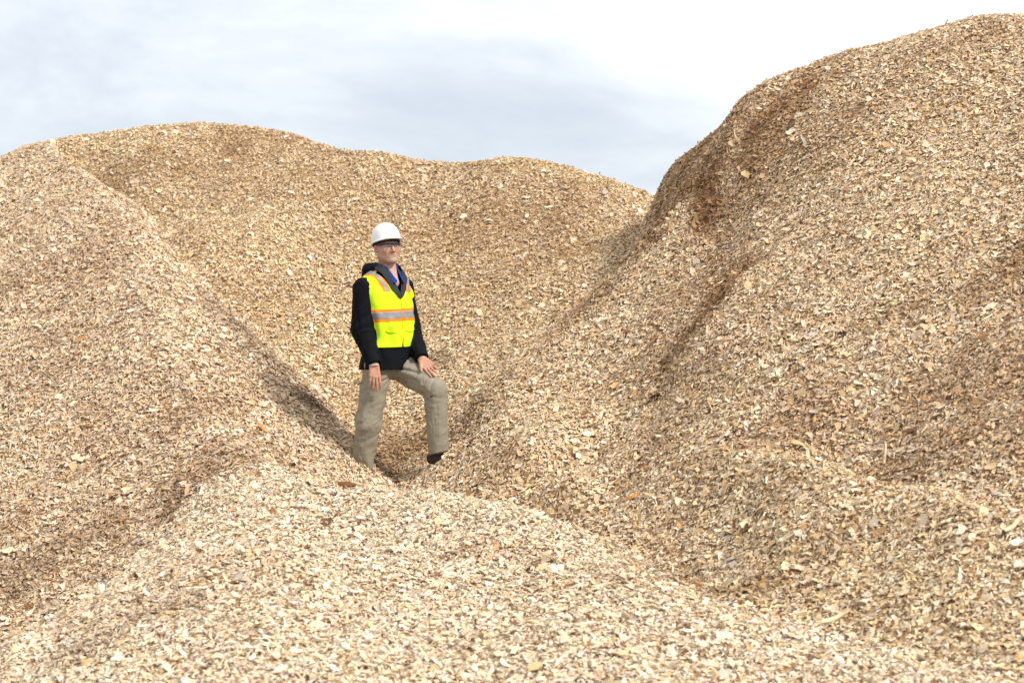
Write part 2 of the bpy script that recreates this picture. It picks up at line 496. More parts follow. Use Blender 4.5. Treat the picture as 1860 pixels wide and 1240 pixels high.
def quat_from(n, spin):
    """frames with z along n and a random spin, as quaternions (w, x, y, z)"""
    n = n / np.linalg.norm(n, axis=1, keepdims=True)
    ref = np.tile(np.array([[0., 1., 0.]]), (len(n), 1))
    t = np.cross(ref, n); t /= np.linalg.norm(t, axis=1, keepdims=True) + 1e-9
    s = np.cross(n, t)
    c, d = np.cos(spin)[:, None], np.sin(spin)[:, None]
    X = c * t + d * s; Y = np.cross(n, X)
    R = np.stack([X, Y, n], 2)
    q = np.empty((len(n), 4))
    tr = R[:, 0, 0] + R[:, 1, 1] + R[:, 2, 2]
    # stable version through the largest component
    d0 = np.stack([tr, R[:, 0, 0], R[:, 1, 1], R[:, 2, 2]], 1)
    a = d0.argmax(1)
    for k in range(4):
        m = a == k; r = R[m]
        if not m.any(): continue
        if k == 0:
            w = np.sqrt(1 + tr[m]) / 2
            q[m] = np.stack([w, (r[:, 2, 1] - r[:, 1, 2]) / (4 * w), (r[:, 0, 2] - r[:, 2, 0]) / (4 * w), (r[:, 1, 0] - r[:, 0, 1]) / (4 * w)], 1)
        elif k == 1:
            x = np.sqrt(1 + r[:, 0, 0] - r[:, 1, 1] - r[:, 2, 2]) / 2
            q[m] = np.stack([(r[:, 2, 1] - r[:, 1, 2]) / (4 * x), x, (r[:, 0, 1] + r[:, 1, 0]) / (4 * x), (r[:, 0, 2] + r[:, 2, 0]) / (4 * x)], 1)
        elif k == 2:
            y = np.sqrt(1 + r[:, 1, 1] - r[:, 0, 0] - r[:, 2, 2]) / 2
            q[m] = np.stack([(r[:, 0, 2] - r[:, 2, 0]) / (4 * y), (r[:, 0, 1] + r[:, 1, 0]) / (4 * y), y, (r[:, 1, 2] + r[:, 2, 1]) / (4 * y)], 1)
        else:
            z = np.sqrt(1 + r[:, 2, 2] - r[:, 0, 0] - r[:, 1, 1]) / 2
            q[m] = np.stack([(r[:, 1, 0] - r[:, 0, 1]) / (4 * z), (r[:, 0, 2] + r[:, 2, 0]) / (4 * z), (r[:, 1, 2] + r[:, 2, 1]) / (4 * z), z], 1)
    return q


# chips where the camera, or a camera a step to either side, sees the piles
VISX, VISY = GX[::2, ::2], GY[::2, ::2]


def visible_mask():
    m = np.zeros_like(Z, bool)
    eye_pts = [(0, 0, 0), (-1.2, 0, .0), (1.2, 0, .0), (0, 0, .45)]
    hor = np.abs(GX / GY) < 930 / FPX + 0.09
    for ex, ey, ez in eye_pts:
        ok = np.ones_like(Z, bool)
        for t in np.linspace(0.40, 0.995, 130):
            x = ex + (GX - ex) * t; y = ey + (GY - ey) * t; z = ez + (Z + 0.06 - ez) * t
            zz = bilin(Z, x, y)
            zz[(y < gy[0])] = -9
            ok &= (zz < z + 0.0)
        m |= ok
    m &= hor & (GY > 7.8)
    # grow a little
    g = m.copy()
    for s in range(3):
        g[1:] |= g[:-1].copy(); g[:-1] |= g[1:].copy(); g[:, 1:] |= g[:, :-1].copy(); g[:, :-1] |= g[:, 1:].copy()
    return g


VIS = visible_mask()
slope = np.sqrt(1 + ZX ** 2 + ZY ** 2)
DENS = 6600.0
cell_n = VIS * slope * STEP * STEP * DENS
cell_n[FLAT] = 0
cnt = rng.poisson(cell_n)
ii, jj = np.nonzero(cnt)
rep = cnt[ii, jj]
ii = np.repeat(ii, rep); jj = np.repeat(jj, rep)
n = len(ii)
cx = gx[ii] + rng.uniform(-.5, .5, n) * STEP; cy = gy[jj] + rng.uniform(-.5, .5, n) * STEP
cz = bilin(Z, cx, cy)
nrm = np.stack([-bilin(ZX, cx, cy), -bilin(ZY, cx, cy), np.ones(n)], 1)
nrm /= np.linalg.norm(nrm, axis=1, keepdims=True)
own = OWNER[ii, jj]
lift = rng.uniform(-0.016, 0.014, n)
tilt = rng.normal(0, 0.33, (n, 3))
cn = nrm + tilt
spin = rng.uniform(0, 2 * np.pi, n)
Q = quat_from(cn, spin)
length = np.clip(np.exp(rng.normal(math.log(0.0225), 0.44, n)), 0.009, 0.085)
shape = rng.integers(0, N_SHAPE, n)
sliver = np.isin(shape % 5, (4,))
length[sliver] *= 1.5
length[own == 0] *= .86
thick = rng.uniform(.7, 1.3, n)
scale = np.stack([length, length * rng.uniform(.8, 1.2, n), length * thick], 1)
pos = np.stack([cx, cy, cz], 1) + nrm * lift[:, None]

# colour of each chip: the wood of its pile, its own shade, bark and bleached ones among them
base = np.array([[0.69, 0.525, 0.330], [0.71, 0.540, 0.355], [0.70, 0.540, 0.375], [0.77, 0.620, 0.450], [0.72, 0.555, 0.360]])


def tones(own, x, y, r):
    n = len(own)
    c = base[own].copy()
    c *= np.exp(r.normal(0, 0.17, n))[:, None]
    hue = r.normal(0, 1, n); c[:, 0] *= np.exp(.01 * hue); c[:, 1] *= np.exp(-.025 * hue); c[:, 2] *= np.exp(-0.12 * hue)
    u = r.uniform(0, 1, n)
    pale = u < 0.13
    c[pale] = np.array([0.80, 0.70, 0.55]) * r.uniform(.85, 1.08, (pale.sum(), 1))
    or_ = (u > .90)
    c[or_] = c[or_] * np.array([.86, .70, .52])
    br = (u > .965)
    c[br] = np.array([0.20, 0.10, 0.05]) * r.uniform(.6, 1.6, (br.sum(), 1))
    # damp or weathered patches in the pile
    w = np.clip((fbm(x * .75 + 4, y * .75, 41, 4, .6) - 0.15) * 1.4, 0, 1) * np.array([.30, .55, .30, .18, .30])[own]
    c *= 1 - w[:, None] * np.array([.40, .50, .58])
    # grey weathered band on the back of the left ridge and along the man's hollow
    return np.clip(c, 0.02, 0.86)


tone = tones(own, cx, cy, rng)


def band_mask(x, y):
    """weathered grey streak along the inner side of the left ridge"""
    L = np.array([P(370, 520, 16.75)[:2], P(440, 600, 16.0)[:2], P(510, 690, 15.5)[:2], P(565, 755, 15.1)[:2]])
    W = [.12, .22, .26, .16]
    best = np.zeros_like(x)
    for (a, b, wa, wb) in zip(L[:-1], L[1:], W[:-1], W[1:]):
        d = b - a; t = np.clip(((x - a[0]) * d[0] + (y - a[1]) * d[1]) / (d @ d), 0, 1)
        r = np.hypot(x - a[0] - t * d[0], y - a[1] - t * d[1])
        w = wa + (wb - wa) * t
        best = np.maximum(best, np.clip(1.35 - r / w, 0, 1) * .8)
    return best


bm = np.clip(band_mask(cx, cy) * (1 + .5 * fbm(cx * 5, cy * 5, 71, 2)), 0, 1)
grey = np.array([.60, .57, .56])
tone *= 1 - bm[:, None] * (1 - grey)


def hit(px, py):
    """where the ray through a pixel of the photograph meets the piles"""
    Y = np.arange(8.0, 25.0, 0.01)
    x = (px - CX) / FPX * Y; z = (CY - py) / FPX * Y
    k = np.nonzero(z < bilin(Z, x, Y))[0]
    k = k[0] if len(k) else -1
    return np.array([x[k], Y[k], z[k]])


# shade of flanks and hollows painted into the chips, plus bark-rich or weathered spots: centre in the photograph, long and short half-axis (m), direction, strength, tint
SHADE_BARK_SPOTS = [
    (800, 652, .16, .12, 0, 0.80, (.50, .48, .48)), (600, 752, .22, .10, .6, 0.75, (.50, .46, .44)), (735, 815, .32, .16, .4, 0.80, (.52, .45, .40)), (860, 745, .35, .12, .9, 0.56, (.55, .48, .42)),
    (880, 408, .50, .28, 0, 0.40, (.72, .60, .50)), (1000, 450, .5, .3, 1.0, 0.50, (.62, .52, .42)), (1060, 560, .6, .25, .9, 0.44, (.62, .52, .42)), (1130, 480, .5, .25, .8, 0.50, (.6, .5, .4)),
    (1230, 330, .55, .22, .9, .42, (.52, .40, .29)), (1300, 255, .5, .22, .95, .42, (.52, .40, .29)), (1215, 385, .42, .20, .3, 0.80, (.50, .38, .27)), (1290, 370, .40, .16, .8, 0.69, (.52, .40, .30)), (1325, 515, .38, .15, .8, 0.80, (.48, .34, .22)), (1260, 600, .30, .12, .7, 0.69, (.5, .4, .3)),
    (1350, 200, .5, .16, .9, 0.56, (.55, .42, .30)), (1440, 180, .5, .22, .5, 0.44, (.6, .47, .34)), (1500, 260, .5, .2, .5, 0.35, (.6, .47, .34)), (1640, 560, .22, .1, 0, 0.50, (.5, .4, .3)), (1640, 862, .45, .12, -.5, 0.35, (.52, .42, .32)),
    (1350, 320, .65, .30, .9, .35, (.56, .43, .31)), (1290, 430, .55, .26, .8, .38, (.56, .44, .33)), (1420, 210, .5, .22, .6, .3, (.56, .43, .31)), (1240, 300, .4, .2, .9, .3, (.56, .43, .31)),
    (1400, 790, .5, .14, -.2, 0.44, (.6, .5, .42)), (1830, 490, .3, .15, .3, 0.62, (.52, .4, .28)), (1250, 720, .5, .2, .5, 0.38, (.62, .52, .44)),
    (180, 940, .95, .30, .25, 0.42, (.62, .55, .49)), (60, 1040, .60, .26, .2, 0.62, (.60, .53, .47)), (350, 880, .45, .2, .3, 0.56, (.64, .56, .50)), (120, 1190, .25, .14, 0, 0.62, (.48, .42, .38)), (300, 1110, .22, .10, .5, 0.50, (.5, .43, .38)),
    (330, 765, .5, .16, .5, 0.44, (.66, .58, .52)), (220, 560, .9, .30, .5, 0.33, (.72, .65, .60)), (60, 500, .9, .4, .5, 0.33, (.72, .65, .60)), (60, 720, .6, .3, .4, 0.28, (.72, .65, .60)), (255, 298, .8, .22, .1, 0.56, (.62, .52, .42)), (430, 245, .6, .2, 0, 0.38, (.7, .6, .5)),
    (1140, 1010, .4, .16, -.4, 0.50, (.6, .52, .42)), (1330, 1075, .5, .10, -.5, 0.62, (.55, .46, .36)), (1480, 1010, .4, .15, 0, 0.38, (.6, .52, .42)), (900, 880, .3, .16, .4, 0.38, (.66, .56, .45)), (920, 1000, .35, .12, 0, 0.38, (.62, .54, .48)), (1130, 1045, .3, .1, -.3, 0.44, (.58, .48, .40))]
for px, py, ra, rb, ang, st, tint in SHADE_BARK_SPOTS:
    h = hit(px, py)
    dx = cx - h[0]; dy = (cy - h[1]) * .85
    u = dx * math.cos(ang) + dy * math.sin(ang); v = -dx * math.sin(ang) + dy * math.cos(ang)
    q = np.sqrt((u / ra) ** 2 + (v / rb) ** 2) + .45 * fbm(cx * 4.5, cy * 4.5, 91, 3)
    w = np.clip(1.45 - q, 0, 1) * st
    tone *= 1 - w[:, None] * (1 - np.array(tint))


def scatter(name, parent, sel):
    me = bpy.data.meshes.new(name)
    k = int(sel.sum())
    me.vertices.add(k)
    me.vertices.foreach_set('co', pos[sel].astype(np.float32).ravel())
    a = me.attributes.new('rot', 'QUATERNION', 'POINT'); a.data.foreach_set('value', Q[sel].astype(np.float32).ravel())
    a = me.attributes.new('size', 'FLOAT_VECTOR', 'POINT'); a.data.foreach_set('vector', scale[sel].astype(np.float32).ravel())
    a = me.attributes.new('shape', 'INT', 'POINT'); a.data.foreach_set('value', shape[sel].astype(np.int32))
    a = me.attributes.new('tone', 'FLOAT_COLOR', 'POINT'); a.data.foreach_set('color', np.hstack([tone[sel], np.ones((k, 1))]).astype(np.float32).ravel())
    o = link(bpy.data.objects.new(name, me), parent)
    tag(o, kind='stuff')
    md = o.modifiers.new('chips', 'NODES'); md.node_group = chip_nodes
    return o


def build_chip_nodes():
    ng = bpy.data.node_groups.new('scatter_chips', 'GeometryNodeTree')
    ng.interface.new_socket('Geometry', in_out='INPUT', socket_type='NodeSocketGeometry')
    ng.interface.new_socket('Geometry', in_out='OUTPUT', socket_type='NodeSocketGeometry')
    N, L = ng.nodes, ng.links
    gi = N.new('NodeGroupInput'); go = N.new('NodeGroupOutput')
    ip = N.new('GeometryNodeInstanceOnPoints')
    ci = N.new('GeometryNodeCollectionInfo'); ci.inputs['Collection'].default_value = proto_col
    ci.inputs['Separate Children'].default_value = True; ci.inputs['Reset Children'].default_value = True
    def attr(nm, t):
        a = N.new('GeometryNodeInputNamedAttribute'); a.data_type = t; a.inputs['Name'].default_value = nm
        return a.outputs['Attribute']
    L.new(gi.outputs[0], ip.inputs['Points'])
    L.new(ci.outputs[0], ip.inputs['Instance'])
    ip.inputs['Pick Instance'].default_value = True
    L.new(attr('shape', 'INT'), ip.inputs['Instance Index'])
    L.new(attr('rot', 'QUATERNION'), ip.inputs['Rotation'])
    L.new(attr('size', 'FLOAT_VECTOR'), ip.inputs['Scale'])
    L.new(ip.outputs['Instances'], go.inputs[0])
    return ng


chip_nodes = build_chip_nodes()
for k in range(5):
    s = own == k
    scatter('loose_wood_chips', piles[k], s)

# ------------------------------------------------------------------ the largest chips, one by one
SOLO = [solo_chip_material('pale_cut_wood', (.80, .70, .54), .86), solo_chip_material('cream_wood', (.74, .59, .39), .8), solo_chip_material('golden_wood', (.66, .47, .25), .75), solo_chip_material('weathered_wood', (.50, .42, .33), .75)]
BARK = solo_chip_material('red_brown_bark', (.21, .085, .030), .5)
DARKBARK = solo_chip_material('dark_bark', (.055, .030, .018), .5)
ORANGEWOOD = solo_chip_material('orange_heartwood', (.62, .29, .08), .7)
solo_meshes = {}


def solo_mesh(kind, mat):
    key = (kind, mat.name)
    if key not in solo_meshes:
        p = [dict(w=.62, bend=.06, twist=.12, t=.09), dict(w=.42, bend=-.07, twist=-.15, t=.10), dict(w=.75, bend=.04, twist=.08, t=.10), dict(w=.22, bend=.08, twist=.1, t=.08, taper=.4), dict(w=.10, bend=.05, twist=.03, t=.05, taper=.5), dict(w=.55, bend=.0, twist=.0, t=.30)][kind]
        solo_meshes[key] = chip_mesh('wood_chip', seed=300 + kind, mat=mat, nx=4, ny=2, **p)
    return solo_meshes[key]


def put_chip(name, me, at_, length_, spin_, lift_, tiltv, parent=None):
    o = link(bpy.data.objects.new(name, me), parent)
    nn = np.array([-bilin(ZX, at_[0], at_[1]), -bilin(ZY, at_[0], at_[1]), 1.0]); nn /= np.linalg.norm(nn)
    q = quat_from((nn + np.asarray(tiltv))[None], np.array([spin_]))[0]
    o.rotation_mode = 'QUATERNION'; o.rotation_quaternion = q
    z0 = float(bilin(Z, at_[0], at_[1]))
    o.location = np.array([at_[0], at_[1], z0]) + nn * lift_
    o.scale = (length_,) * 3
    return o


rs = np.random.default_rng(99)
made = [0] * 5
tries = 0
while sum(made) < 300 and tries < 6000:
    tries += 1
    px, py = rs.uniform(5, 1855), rs.uniform(200, 1235)
    if 625 < px < 830 and 395 < py < 870: continue
    z_at = (CY - py) / FPX * 26
    h = hit(px, py)
    if h[1] > 24.5 or h[1] < 8.5: continue
    k = int(OWNER[int(round((h[0] - gx[0]) / STEP)), int(round((h[1] - gy[0]) / STEP))])
    if made[k] >= 75: continue
    made[k] += 1
    me = solo_mesh(int(rs.choice([0, 1, 2, 3, 0, 1, 4])), SOLO[int(rs.choice([0, 0, 1, 1, 2, 3]))])
    put_chip('wood_chip', me, h, rs.uniform(.048, .078), rs.uniform(0, 6.28), rs.uniform(.010, .018), rs.normal(0, .22, 3), piles[k])

# pieces that stand out one by one
odd = [  # name, shape, material, pixel, length, direction, lift, tilt, label, category
    ('bark_flake', 1, BARK, (630, 887), .105, 2.9, .030, (-.1, -.55, 0), "red-brown bark flake on the crest of the near mound, below the man's rear leg", 'bark flake'),
    ('bark_flake', 2, DARKBARK, (1530, 609), .060, .4, .012, (0, -.4, 0), 'small dark bark flake sitting alone in the middle of the tall right pile', 'bark flake'),
    ('wood_splinter', 3, SOLO[3], (1463, 262), .15, 1.35, .020, (.2, -.3, 0), 'grey upright splinter near the top of the tall right pile', 'splinter'),
    ('wood_splinter', 4, SOLO[0], (772, 603), .10, .35, .018, (0, -.2, 0), "thin pale splinter just right of the man's raised-side elbow", 'splinter'),
    ('wood_splinter', 4, SOLO[1], (1610, 830), .17, .95, .022, (0, -.2, 0), 'long thin stick slanting in the hollow above the lower right shelf', 'splinter'),
    ('wood_splinter', 3, SOLO[1], (1843, 958), .14, .55, .022, (0, -.2, 0), 'thick cream splinter at the right edge on the lower shelf', 'splinter'),
    ('wood_splinter', 3, SOLO[1], (1520, 1126), .15, .18, .022, (0, -.35, 0), 'long flat cream sliver lying level on the lower right shelf', 'splinter'),
    ('wood_block', 5, SOLO[0], (1848, 992), .070, .6, .030, (.2, -.4, 0), 'blocky white wood offcut at the right edge, below the thick splinter', 'wood block'),
    ('wood_chip', 0, SOLO[0], (1008, 1040), .095, .1, .020, (0, -.35, 0), 'large white flake on the near mound, right of its centre', 'wood chip'),
    ('wood_chip', 1, ORANGEWOOD, (476, 781), .080, 2.6, .018, (0, -.4, 0), 'orange heartwood chip on the crest of the left ridge', 'wood chip'),
    ('wood_chip', 1, ORANGEWOOD, (1152, 905), .075, 2.7, .018, (0, -.4, 0), 'orange-brown chip right of the small spur in front of the tall pile', 'wood chip'),
    ('wood_splinter', 3, SOLO[2], (1388, 158), .11, 3.0, .030, (0, .1, 0), 'tan splinter jutting out at the steep skyline of the tall pile', 'splinter'),
]
for nm, kd, mt, (px, py), ln, spn, lf, tl, lab, cat in odd:
    o = put_chip(nm, solo_mesh(kd, mt), hit(px, py), ln, spn, lf, tl)
    tag(o, lab, cat)
print('chips', n, [int((own == k).sum()) for k in range(5)], made)

# ------------------------------------------------------------------ the man: signed-distance modelling


def vnoise3(p, f, seed=0):
    """smooth 3-D value noise, -1..1"""
    key = ('3', seed)
    if key not in _tables:
        _tables[key] = np.random.default_rng(3000 + seed).uniform(-1, 1, (32, 32, 32))
    T = _tables[key]
    q = p * f
    i = np.floor(q).astype(int); u = q - i; u = u * u * (3 - 2 * u)
    i &= 31; j = (i + 1) & 31
    x0, y0, z0 = i.T; x1, y1, z1 = j.T
    a, b, c = u.T
    return ((T[x0, y0, z0] * (1 - a) + T[x1, y0, z0] * a) * (1 - b) + (T[x0, y1, z0] * (1 - a) + T[x1, y1, z0] * a) * b) * (1 - c) + \
           ((T[x0, y0, z1] * (1 - a) + T[x1, y0, z1] * a) * (1 - b) + (T[x0, y1, z1] * (1 - a) + T[x1, y1, z1] * a) * b) * c


def smin(a, b, k):
    h = np.clip(.5 + .5 * (b - a) / k, 0, 1)
    return b * (1 - h) + a * h - k * h * (1 - h)


def smax(a, b, k): return -smin(-a, -b, k)


def cone(p, a, b, ra, rb):
    a = np.asarray(a, float); b = np.asarray(b, float)
    d = b - a
    t = np.clip(((p - a) @ d) / (d @ d), 0, 1)
    return np.linalg.norm(p - a - t[:, None] * d, axis=1) - (ra + (rb - ra) * t)


def ell(p, c, r, R=None):
    q = p - np.asarray(c, float)
    if R is not None: q = q @ R
    r = np.asarray(r, float)
    k0 = np.linalg.norm(q / r, axis=1); k1 = np.linalg.norm(q / r ** 2, axis=1) + 1e-9
    return k0 * (k0 - 1) / k1


def box(p, c, h, rr=0.0, R=None):
    q = p - np.asarray(c, float)
    if R is not None: q = q @ R
    q = np.abs(q) - (np.asarray(h, float) - rr)
    return np.linalg.norm(np.maximum(q, 0), axis=1) + np.minimum(q.max(1), 0) - rr


def polymesh(sdf, lo, hi, h):
    """surface nets on a sparse set of blocks"""
    B = 8
    lo = np.array(lo, float); hi = np.array(hi, float)
    nb = np.maximum(np.ceil((hi - lo) / (B * h)).astype(int), 1)
    I = np.stack(np.meshgrid(*[np.arange(k) for k in nb], indexing='ij'), -1).reshape(-1, 3)
    cen = lo + (I + .5) * B * h
    I = I[np.abs(sdf(cen)) < B * h * 1.25 + .006]
    off = np.stack(np.meshgrid(*[np.arange(B + 1)] * 3, indexing='ij'), -1).reshape(-1, 3)
    ids, vs, crosses = [], [], []
    NG = nb * B + 2
    lin = lambda c: (c[..., 0] * NG[1] + c[..., 1]) * NG[2] + c[..., 2]
    corners = [(a, b, c) for a in (0, 1) for b in (0, 1) for c in (0, 1)]
    for s0 in range(0, len(I), 400):
        blk = I[s0:s0 + 400]
        base = blk[:, None, :] * B + off[None]
        D = sdf((lo + base.reshape(-1, 3) * h)).reshape(len(blk), B + 1, B + 1, B + 1)
        C = np.stack([D[:, a:a + B, b:b + B, c:c + B] for a, b, c in corners], -1)
        neg = C < 0
        act = neg.any(-1) & ~neg.all(-1)
        bi, i, j, k = np.nonzero(act)
        if not len(bi): continue
        cell = blk[bi] * B + np.stack([i, j, k], 1)
        cv = C[bi, i, j, k]
        acc = np.zeros((len(bi), 3)); cnt_ = np.zeros(len(bi))
        for e in range(8):
            for ax in range(3):
                ca = corners[e]
                if ca[ax]: continue
                cb = list(ca); cb[ax] = 1
                f = corners.index(tuple(cb))
                va, vb = cv[:, e], cv[:, f]
                m = (va < 0) != (vb < 0)
                t = np.where(m, va / np.where(m, va - vb, 1), 0)
                pt = np.tile(np.array(ca, float), (len(bi), 1)); pt[:, ax] = t
                acc += pt * m[:, None]; cnt_ += m
        vs.append(lo + (cell + acc / cnt_[:, None]) * h)
        ids.append(cell)
        s = cv[:, 0] < 0
        crosses.append(np.stack([np.where(s != (cv[:, corners.index(t)] < 0), np.where(s, 1, -1), 0) for t in ((1, 0, 0), (0, 1, 0), (0, 0, 1))], 1))
    cell = np.vstack(ids); vs = np.vstack(vs); cr = np.vstack(crosses)
    key = lin(cell); order = np.argsort(key); ks = key[order]
    F = []
    for ax in range(3):
        b1, b2 = (ax + 1) % 3, (ax + 2) % 3
        m = cr[:, ax] != 0
        c0 = cell[m]; sg = cr[m, ax]
        q = []
        ok = np.ones(len(c0), bool)
        for d1, d2 in ((0, 0), (1, 0), (1, 1), (0, 1)):
            c = c0.copy(); c[:, b1] -= d1; c[:, b2] -= d2
            kk = lin(c); pos_ = np.clip(np.searchsorted(ks, kk), 0, len(ks) - 1)
            ok &= (ks[pos_] == kk) & (c.min(1) >= 0)
            q.append(order[pos_])
        q = np.stack(q, 1)
        q[sg < 0] = q[sg < 0][:, ::-1]
        F.append(q[ok])
    return vs, np.vstack(F)


def sdf_obj(name, sdf, lo, hi, h, mat, parent=None, relax=0):
    v, f = polymesh(sdf, lo, hi, h)
    return mesh_obj(name, v, f, mat, parent, smooth=True)


# ---- materials of the figure


def cloth(name, col, var=0.12, weave=900, rough=0.85, spec=0.15, bump=0.15, wear=None, sheen=0.0):
    m, N, L, b = new_mat(name, rough, spec)
    tc = N.new('ShaderNodeTexCoord')
    ns = N.new('ShaderNodeTexNoise'); ns.inputs['Scale'].default_value = 9; ns.inputs['Detail'].default_value = 6
    L.new(tc.outputs['Object'], ns.inputs['Vector'])
    rp = N.new('ShaderNodeValToRGB'); e = rp.color_ramp.elements
    e[0].position = .3; e[0].color = tuple(c * (1 - var) for c in col) + (1,)
    e[1].position = .7; e[1].color = tuple(min(c * (1 + var * .6), .95) for c in col) + (1,)
    L.new(ns.outputs['Fac'], rp.inputs['Fac']); L.new(rp.outputs['Color'], b.inputs['Base Color'])
    wv = N.new('ShaderNodeTexNoise'); wv.inputs['Scale'].default_value = weave; wv.inputs['Detail'].default_value = 2
    L.new(tc.outputs['Object'], wv.inputs['Vector'])
    bp = N.new('ShaderNodeBump'); bp.inputs['Strength'].default_value = bump; bp.inputs['Distance'].default_value = .0015
    L.new(wv.outputs['Fac'], bp.inputs['Height']); L.new(bp.outputs['Normal'], b.inputs['Normal'])
    b.inputs['Sheen Weight'].default_value = sheen
    return m


M_TROUSER = cloth('khaki_twill', (0.265, 0.236, 0.182), .14, 1200)
M_JACKET = cloth('black_jacket_nylon', (0.0035, 0.0045, 0.0070), .25, 600, .8, .12)
M_LINING = cloth('charcoal_lining', (0.030, 0.034, 0.042), .2, 700)
M_VEST = cloth('hi_vis_yellow_mesh', (0.62, 0.93, 0.012), .04, 500, .7, .2, .2)
M_ORANGE = cloth('hi_vis_orange_tape', (0.90, 0.24, 0.015), .04, 500, .7, .2)
M_TAPE = cloth('silver_reflective_tape', (0.235, 0.235, 0.255), .06, 800, .45, .4)
M_SHIRT = cloth('royal_blue_shirt', (0.012, 0.06, 0.36), .12, 900)
M_BOOT = cloth('dark_brown_boot_leather', (0.025, 0.014, 0.010), .25, 300, .55, .4)
M_SEAM = cloth('dark_pocket_seam', (0.035, 0.030, 0.025), .1)
M_HELMET, _, _, _b = new_mat('white_helmet_plastic', 0.32, 0.5); _b.inputs['Base Color'].default_value = (0.82, 0.82, 0.82, 1)
M_STRAP = cloth('helmet_suspension', (0.03, 0.03, 0.035), .1)
M_FRAME, _, _, _b = new_mat('navy_glasses_frame', 0.3, 0.5); _b.inputs['Base Color'].default_value = (0.010, 0.018, 0.075, 1)
M_EYE, _, _, _b = new_mat('eye_white', 0.3, 0.5); _b.inputs['Base Color'].default_value = (0.36, 0.32, 0.30, 1)
M_IRIS, _, _, _b = new_mat('eye_iris', 0.2, 0.5); _b.inputs['Base Color'].default_value = (0.03, 0.035, 0.045, 1)
M_BRACE, _, _, _b = new_mat('pale_bracelet', 0.35, 0.5); _b.inputs['Base Color'].default_value = (0.75, 0.74, 0.72, 1)


def lens_material():
    m, N, L, b = new_mat('clear_safety_lens', 0.05, 0.5)
    out = [n for n in N if n.type == 'OUTPUT_MATERIAL'][0]
    tr = N.new('ShaderNodeBsdfTransparent'); tr.inputs['Color'].default_value = (0.96, 0.965, 0.98, 1)
    gl = N.new('ShaderNodeBsdfGlossy'); gl.inputs['Roughness'].default_value = 0.05
    lw = N.new('ShaderNodeLayerWeight'); lw.inputs['Blend'].default_value = 0.5
    pw = N.new('ShaderNodeMath'); pw.operation = 'POWER'; pw.inputs[1].default_value = 4.0
    L.new(lw.outputs['Facing'], pw.inputs[0])
    fr = N.new('ShaderNodeMath'); fr.operation = 'MULTIPLY_ADD'; fr.inputs[1].default_value = 0.45; fr.inputs[2].default_value = 0.04
    L.new(pw.outputs[0], fr.inputs[0])
    mx = N.new('ShaderNodeMixShader')
    L.new(fr.outputs[0], mx.inputs['Fac']); L.new(tr.outputs[0], mx.inputs[1]); L.new(gl.outputs[0], mx.inputs[2])
    L.new(mx.outputs[0], out.inputs['Surface'])
    return m


M_LENS = lens_material()


def skin_material():
    m, N, L, b = new_mat('skin', 0.52, 0.35)
    at = N.new('ShaderNodeAttribute'); at.attribute_name = 'skin_tone'
    tc = N.new('ShaderNodeTexCoord')
    ns = N.new('ShaderNodeTexNoise'); ns.inputs['Scale'].default_value = 60; ns.inputs['Detail'].default_value = 4
    L.new(tc.outputs['Object'], ns.inputs['Vector'])
    mr = N.new('ShaderNodeMapRange'); mr.inputs['To Min'].default_value = .66; mr.inputs['To Max'].default_value = 1.30
    L.new(ns.outputs['Fac'], mr.inputs['Value'])
    vm = N.new('ShaderNodeVectorMath'); vm.operation = 'SCALE'
    L.new(at.outputs['Color'], vm.inputs[0]); L.new(mr.outputs['Result'], vm.inputs['Scale'])
    L.new(vm.outputs['Vector'], b.inputs['Base Color'])
    b.inputs['Subsurface Weight'].default_value = 0.12
    b.inputs['Subsurface Radius'].default_value = (0.012, 0.005, 0.003)
    bp = N.new('ShaderNodeBump'); bp.inputs['Strength'].default_value = .5; bp.inputs['Distance'].default_value = .001
    L.new(ns.outputs['Fac'], bp.inputs['Height']); L.new(bp.outputs['Normal'], b.inputs['Normal'])
    return m


M_SKIN = skin_material()
M_HAIR = cloth('grey_hair', (0.30, 0.27, 0.24), .35, 700, .8, .2, .8)
M_BEARD = cloth('short_white_beard', (0.43, 0.31, 0.24), .22, 700, .8, .2, .8)
M_BROW = cloth('grey_eyebrow', (0.26, 0.20, 0.16), .3, 700, .8, .2, .8)

# ---- body frame: x = the man's right, y = the way he faces, z = up; origin between the hip joints
TH = math.radians(47)
cT, sT = math.cos(TH), math.sin(TH)
H0 = np.array([(703 - CX) / FPX * 14.5, 14.5, -0.15])
BR = np.array([[-cT, sT, 0], [-sT, -cT, 0], [0, 0, 1]])          # columns: local axes in the world


def W2L(w): return (np.asarray(w) - H0) @ BR
def PL(px, py, Y): return W2L(P(px, py, Y))


man = bpy.data.objects.new('person', None)
link(man)
man.location = H0
man.rotation_euler = Matrix(BR.tolist()).to_euler()
tag(man, 'man in yellow safety vest, black jacket and khaki trousers, one foot up on the chips', 'person')

# joints
sh_r = PL(660, 523, 14.37); el_r = PL(658, 598, 14.36); wr_r = PL(679, 661, 14.27)
sh_l = PL(733, 522, 14.60); el_l = PL(746, 600, 14.62); wr_l = PL(766, 651, 14.42)
hip_r = np.array([.092, .0, .0]); kn_r = PL(669, 768, 14.42); an_r = PL(655, 868, 14.52)
hip_l = np.array([-.092, .0, .0]); kn_l = PL(790, 707, 14.34); an_l = PL(797, 822, 14.36)
sole_r = an_r[2] - .085; sole_l = an_l[2] - .085

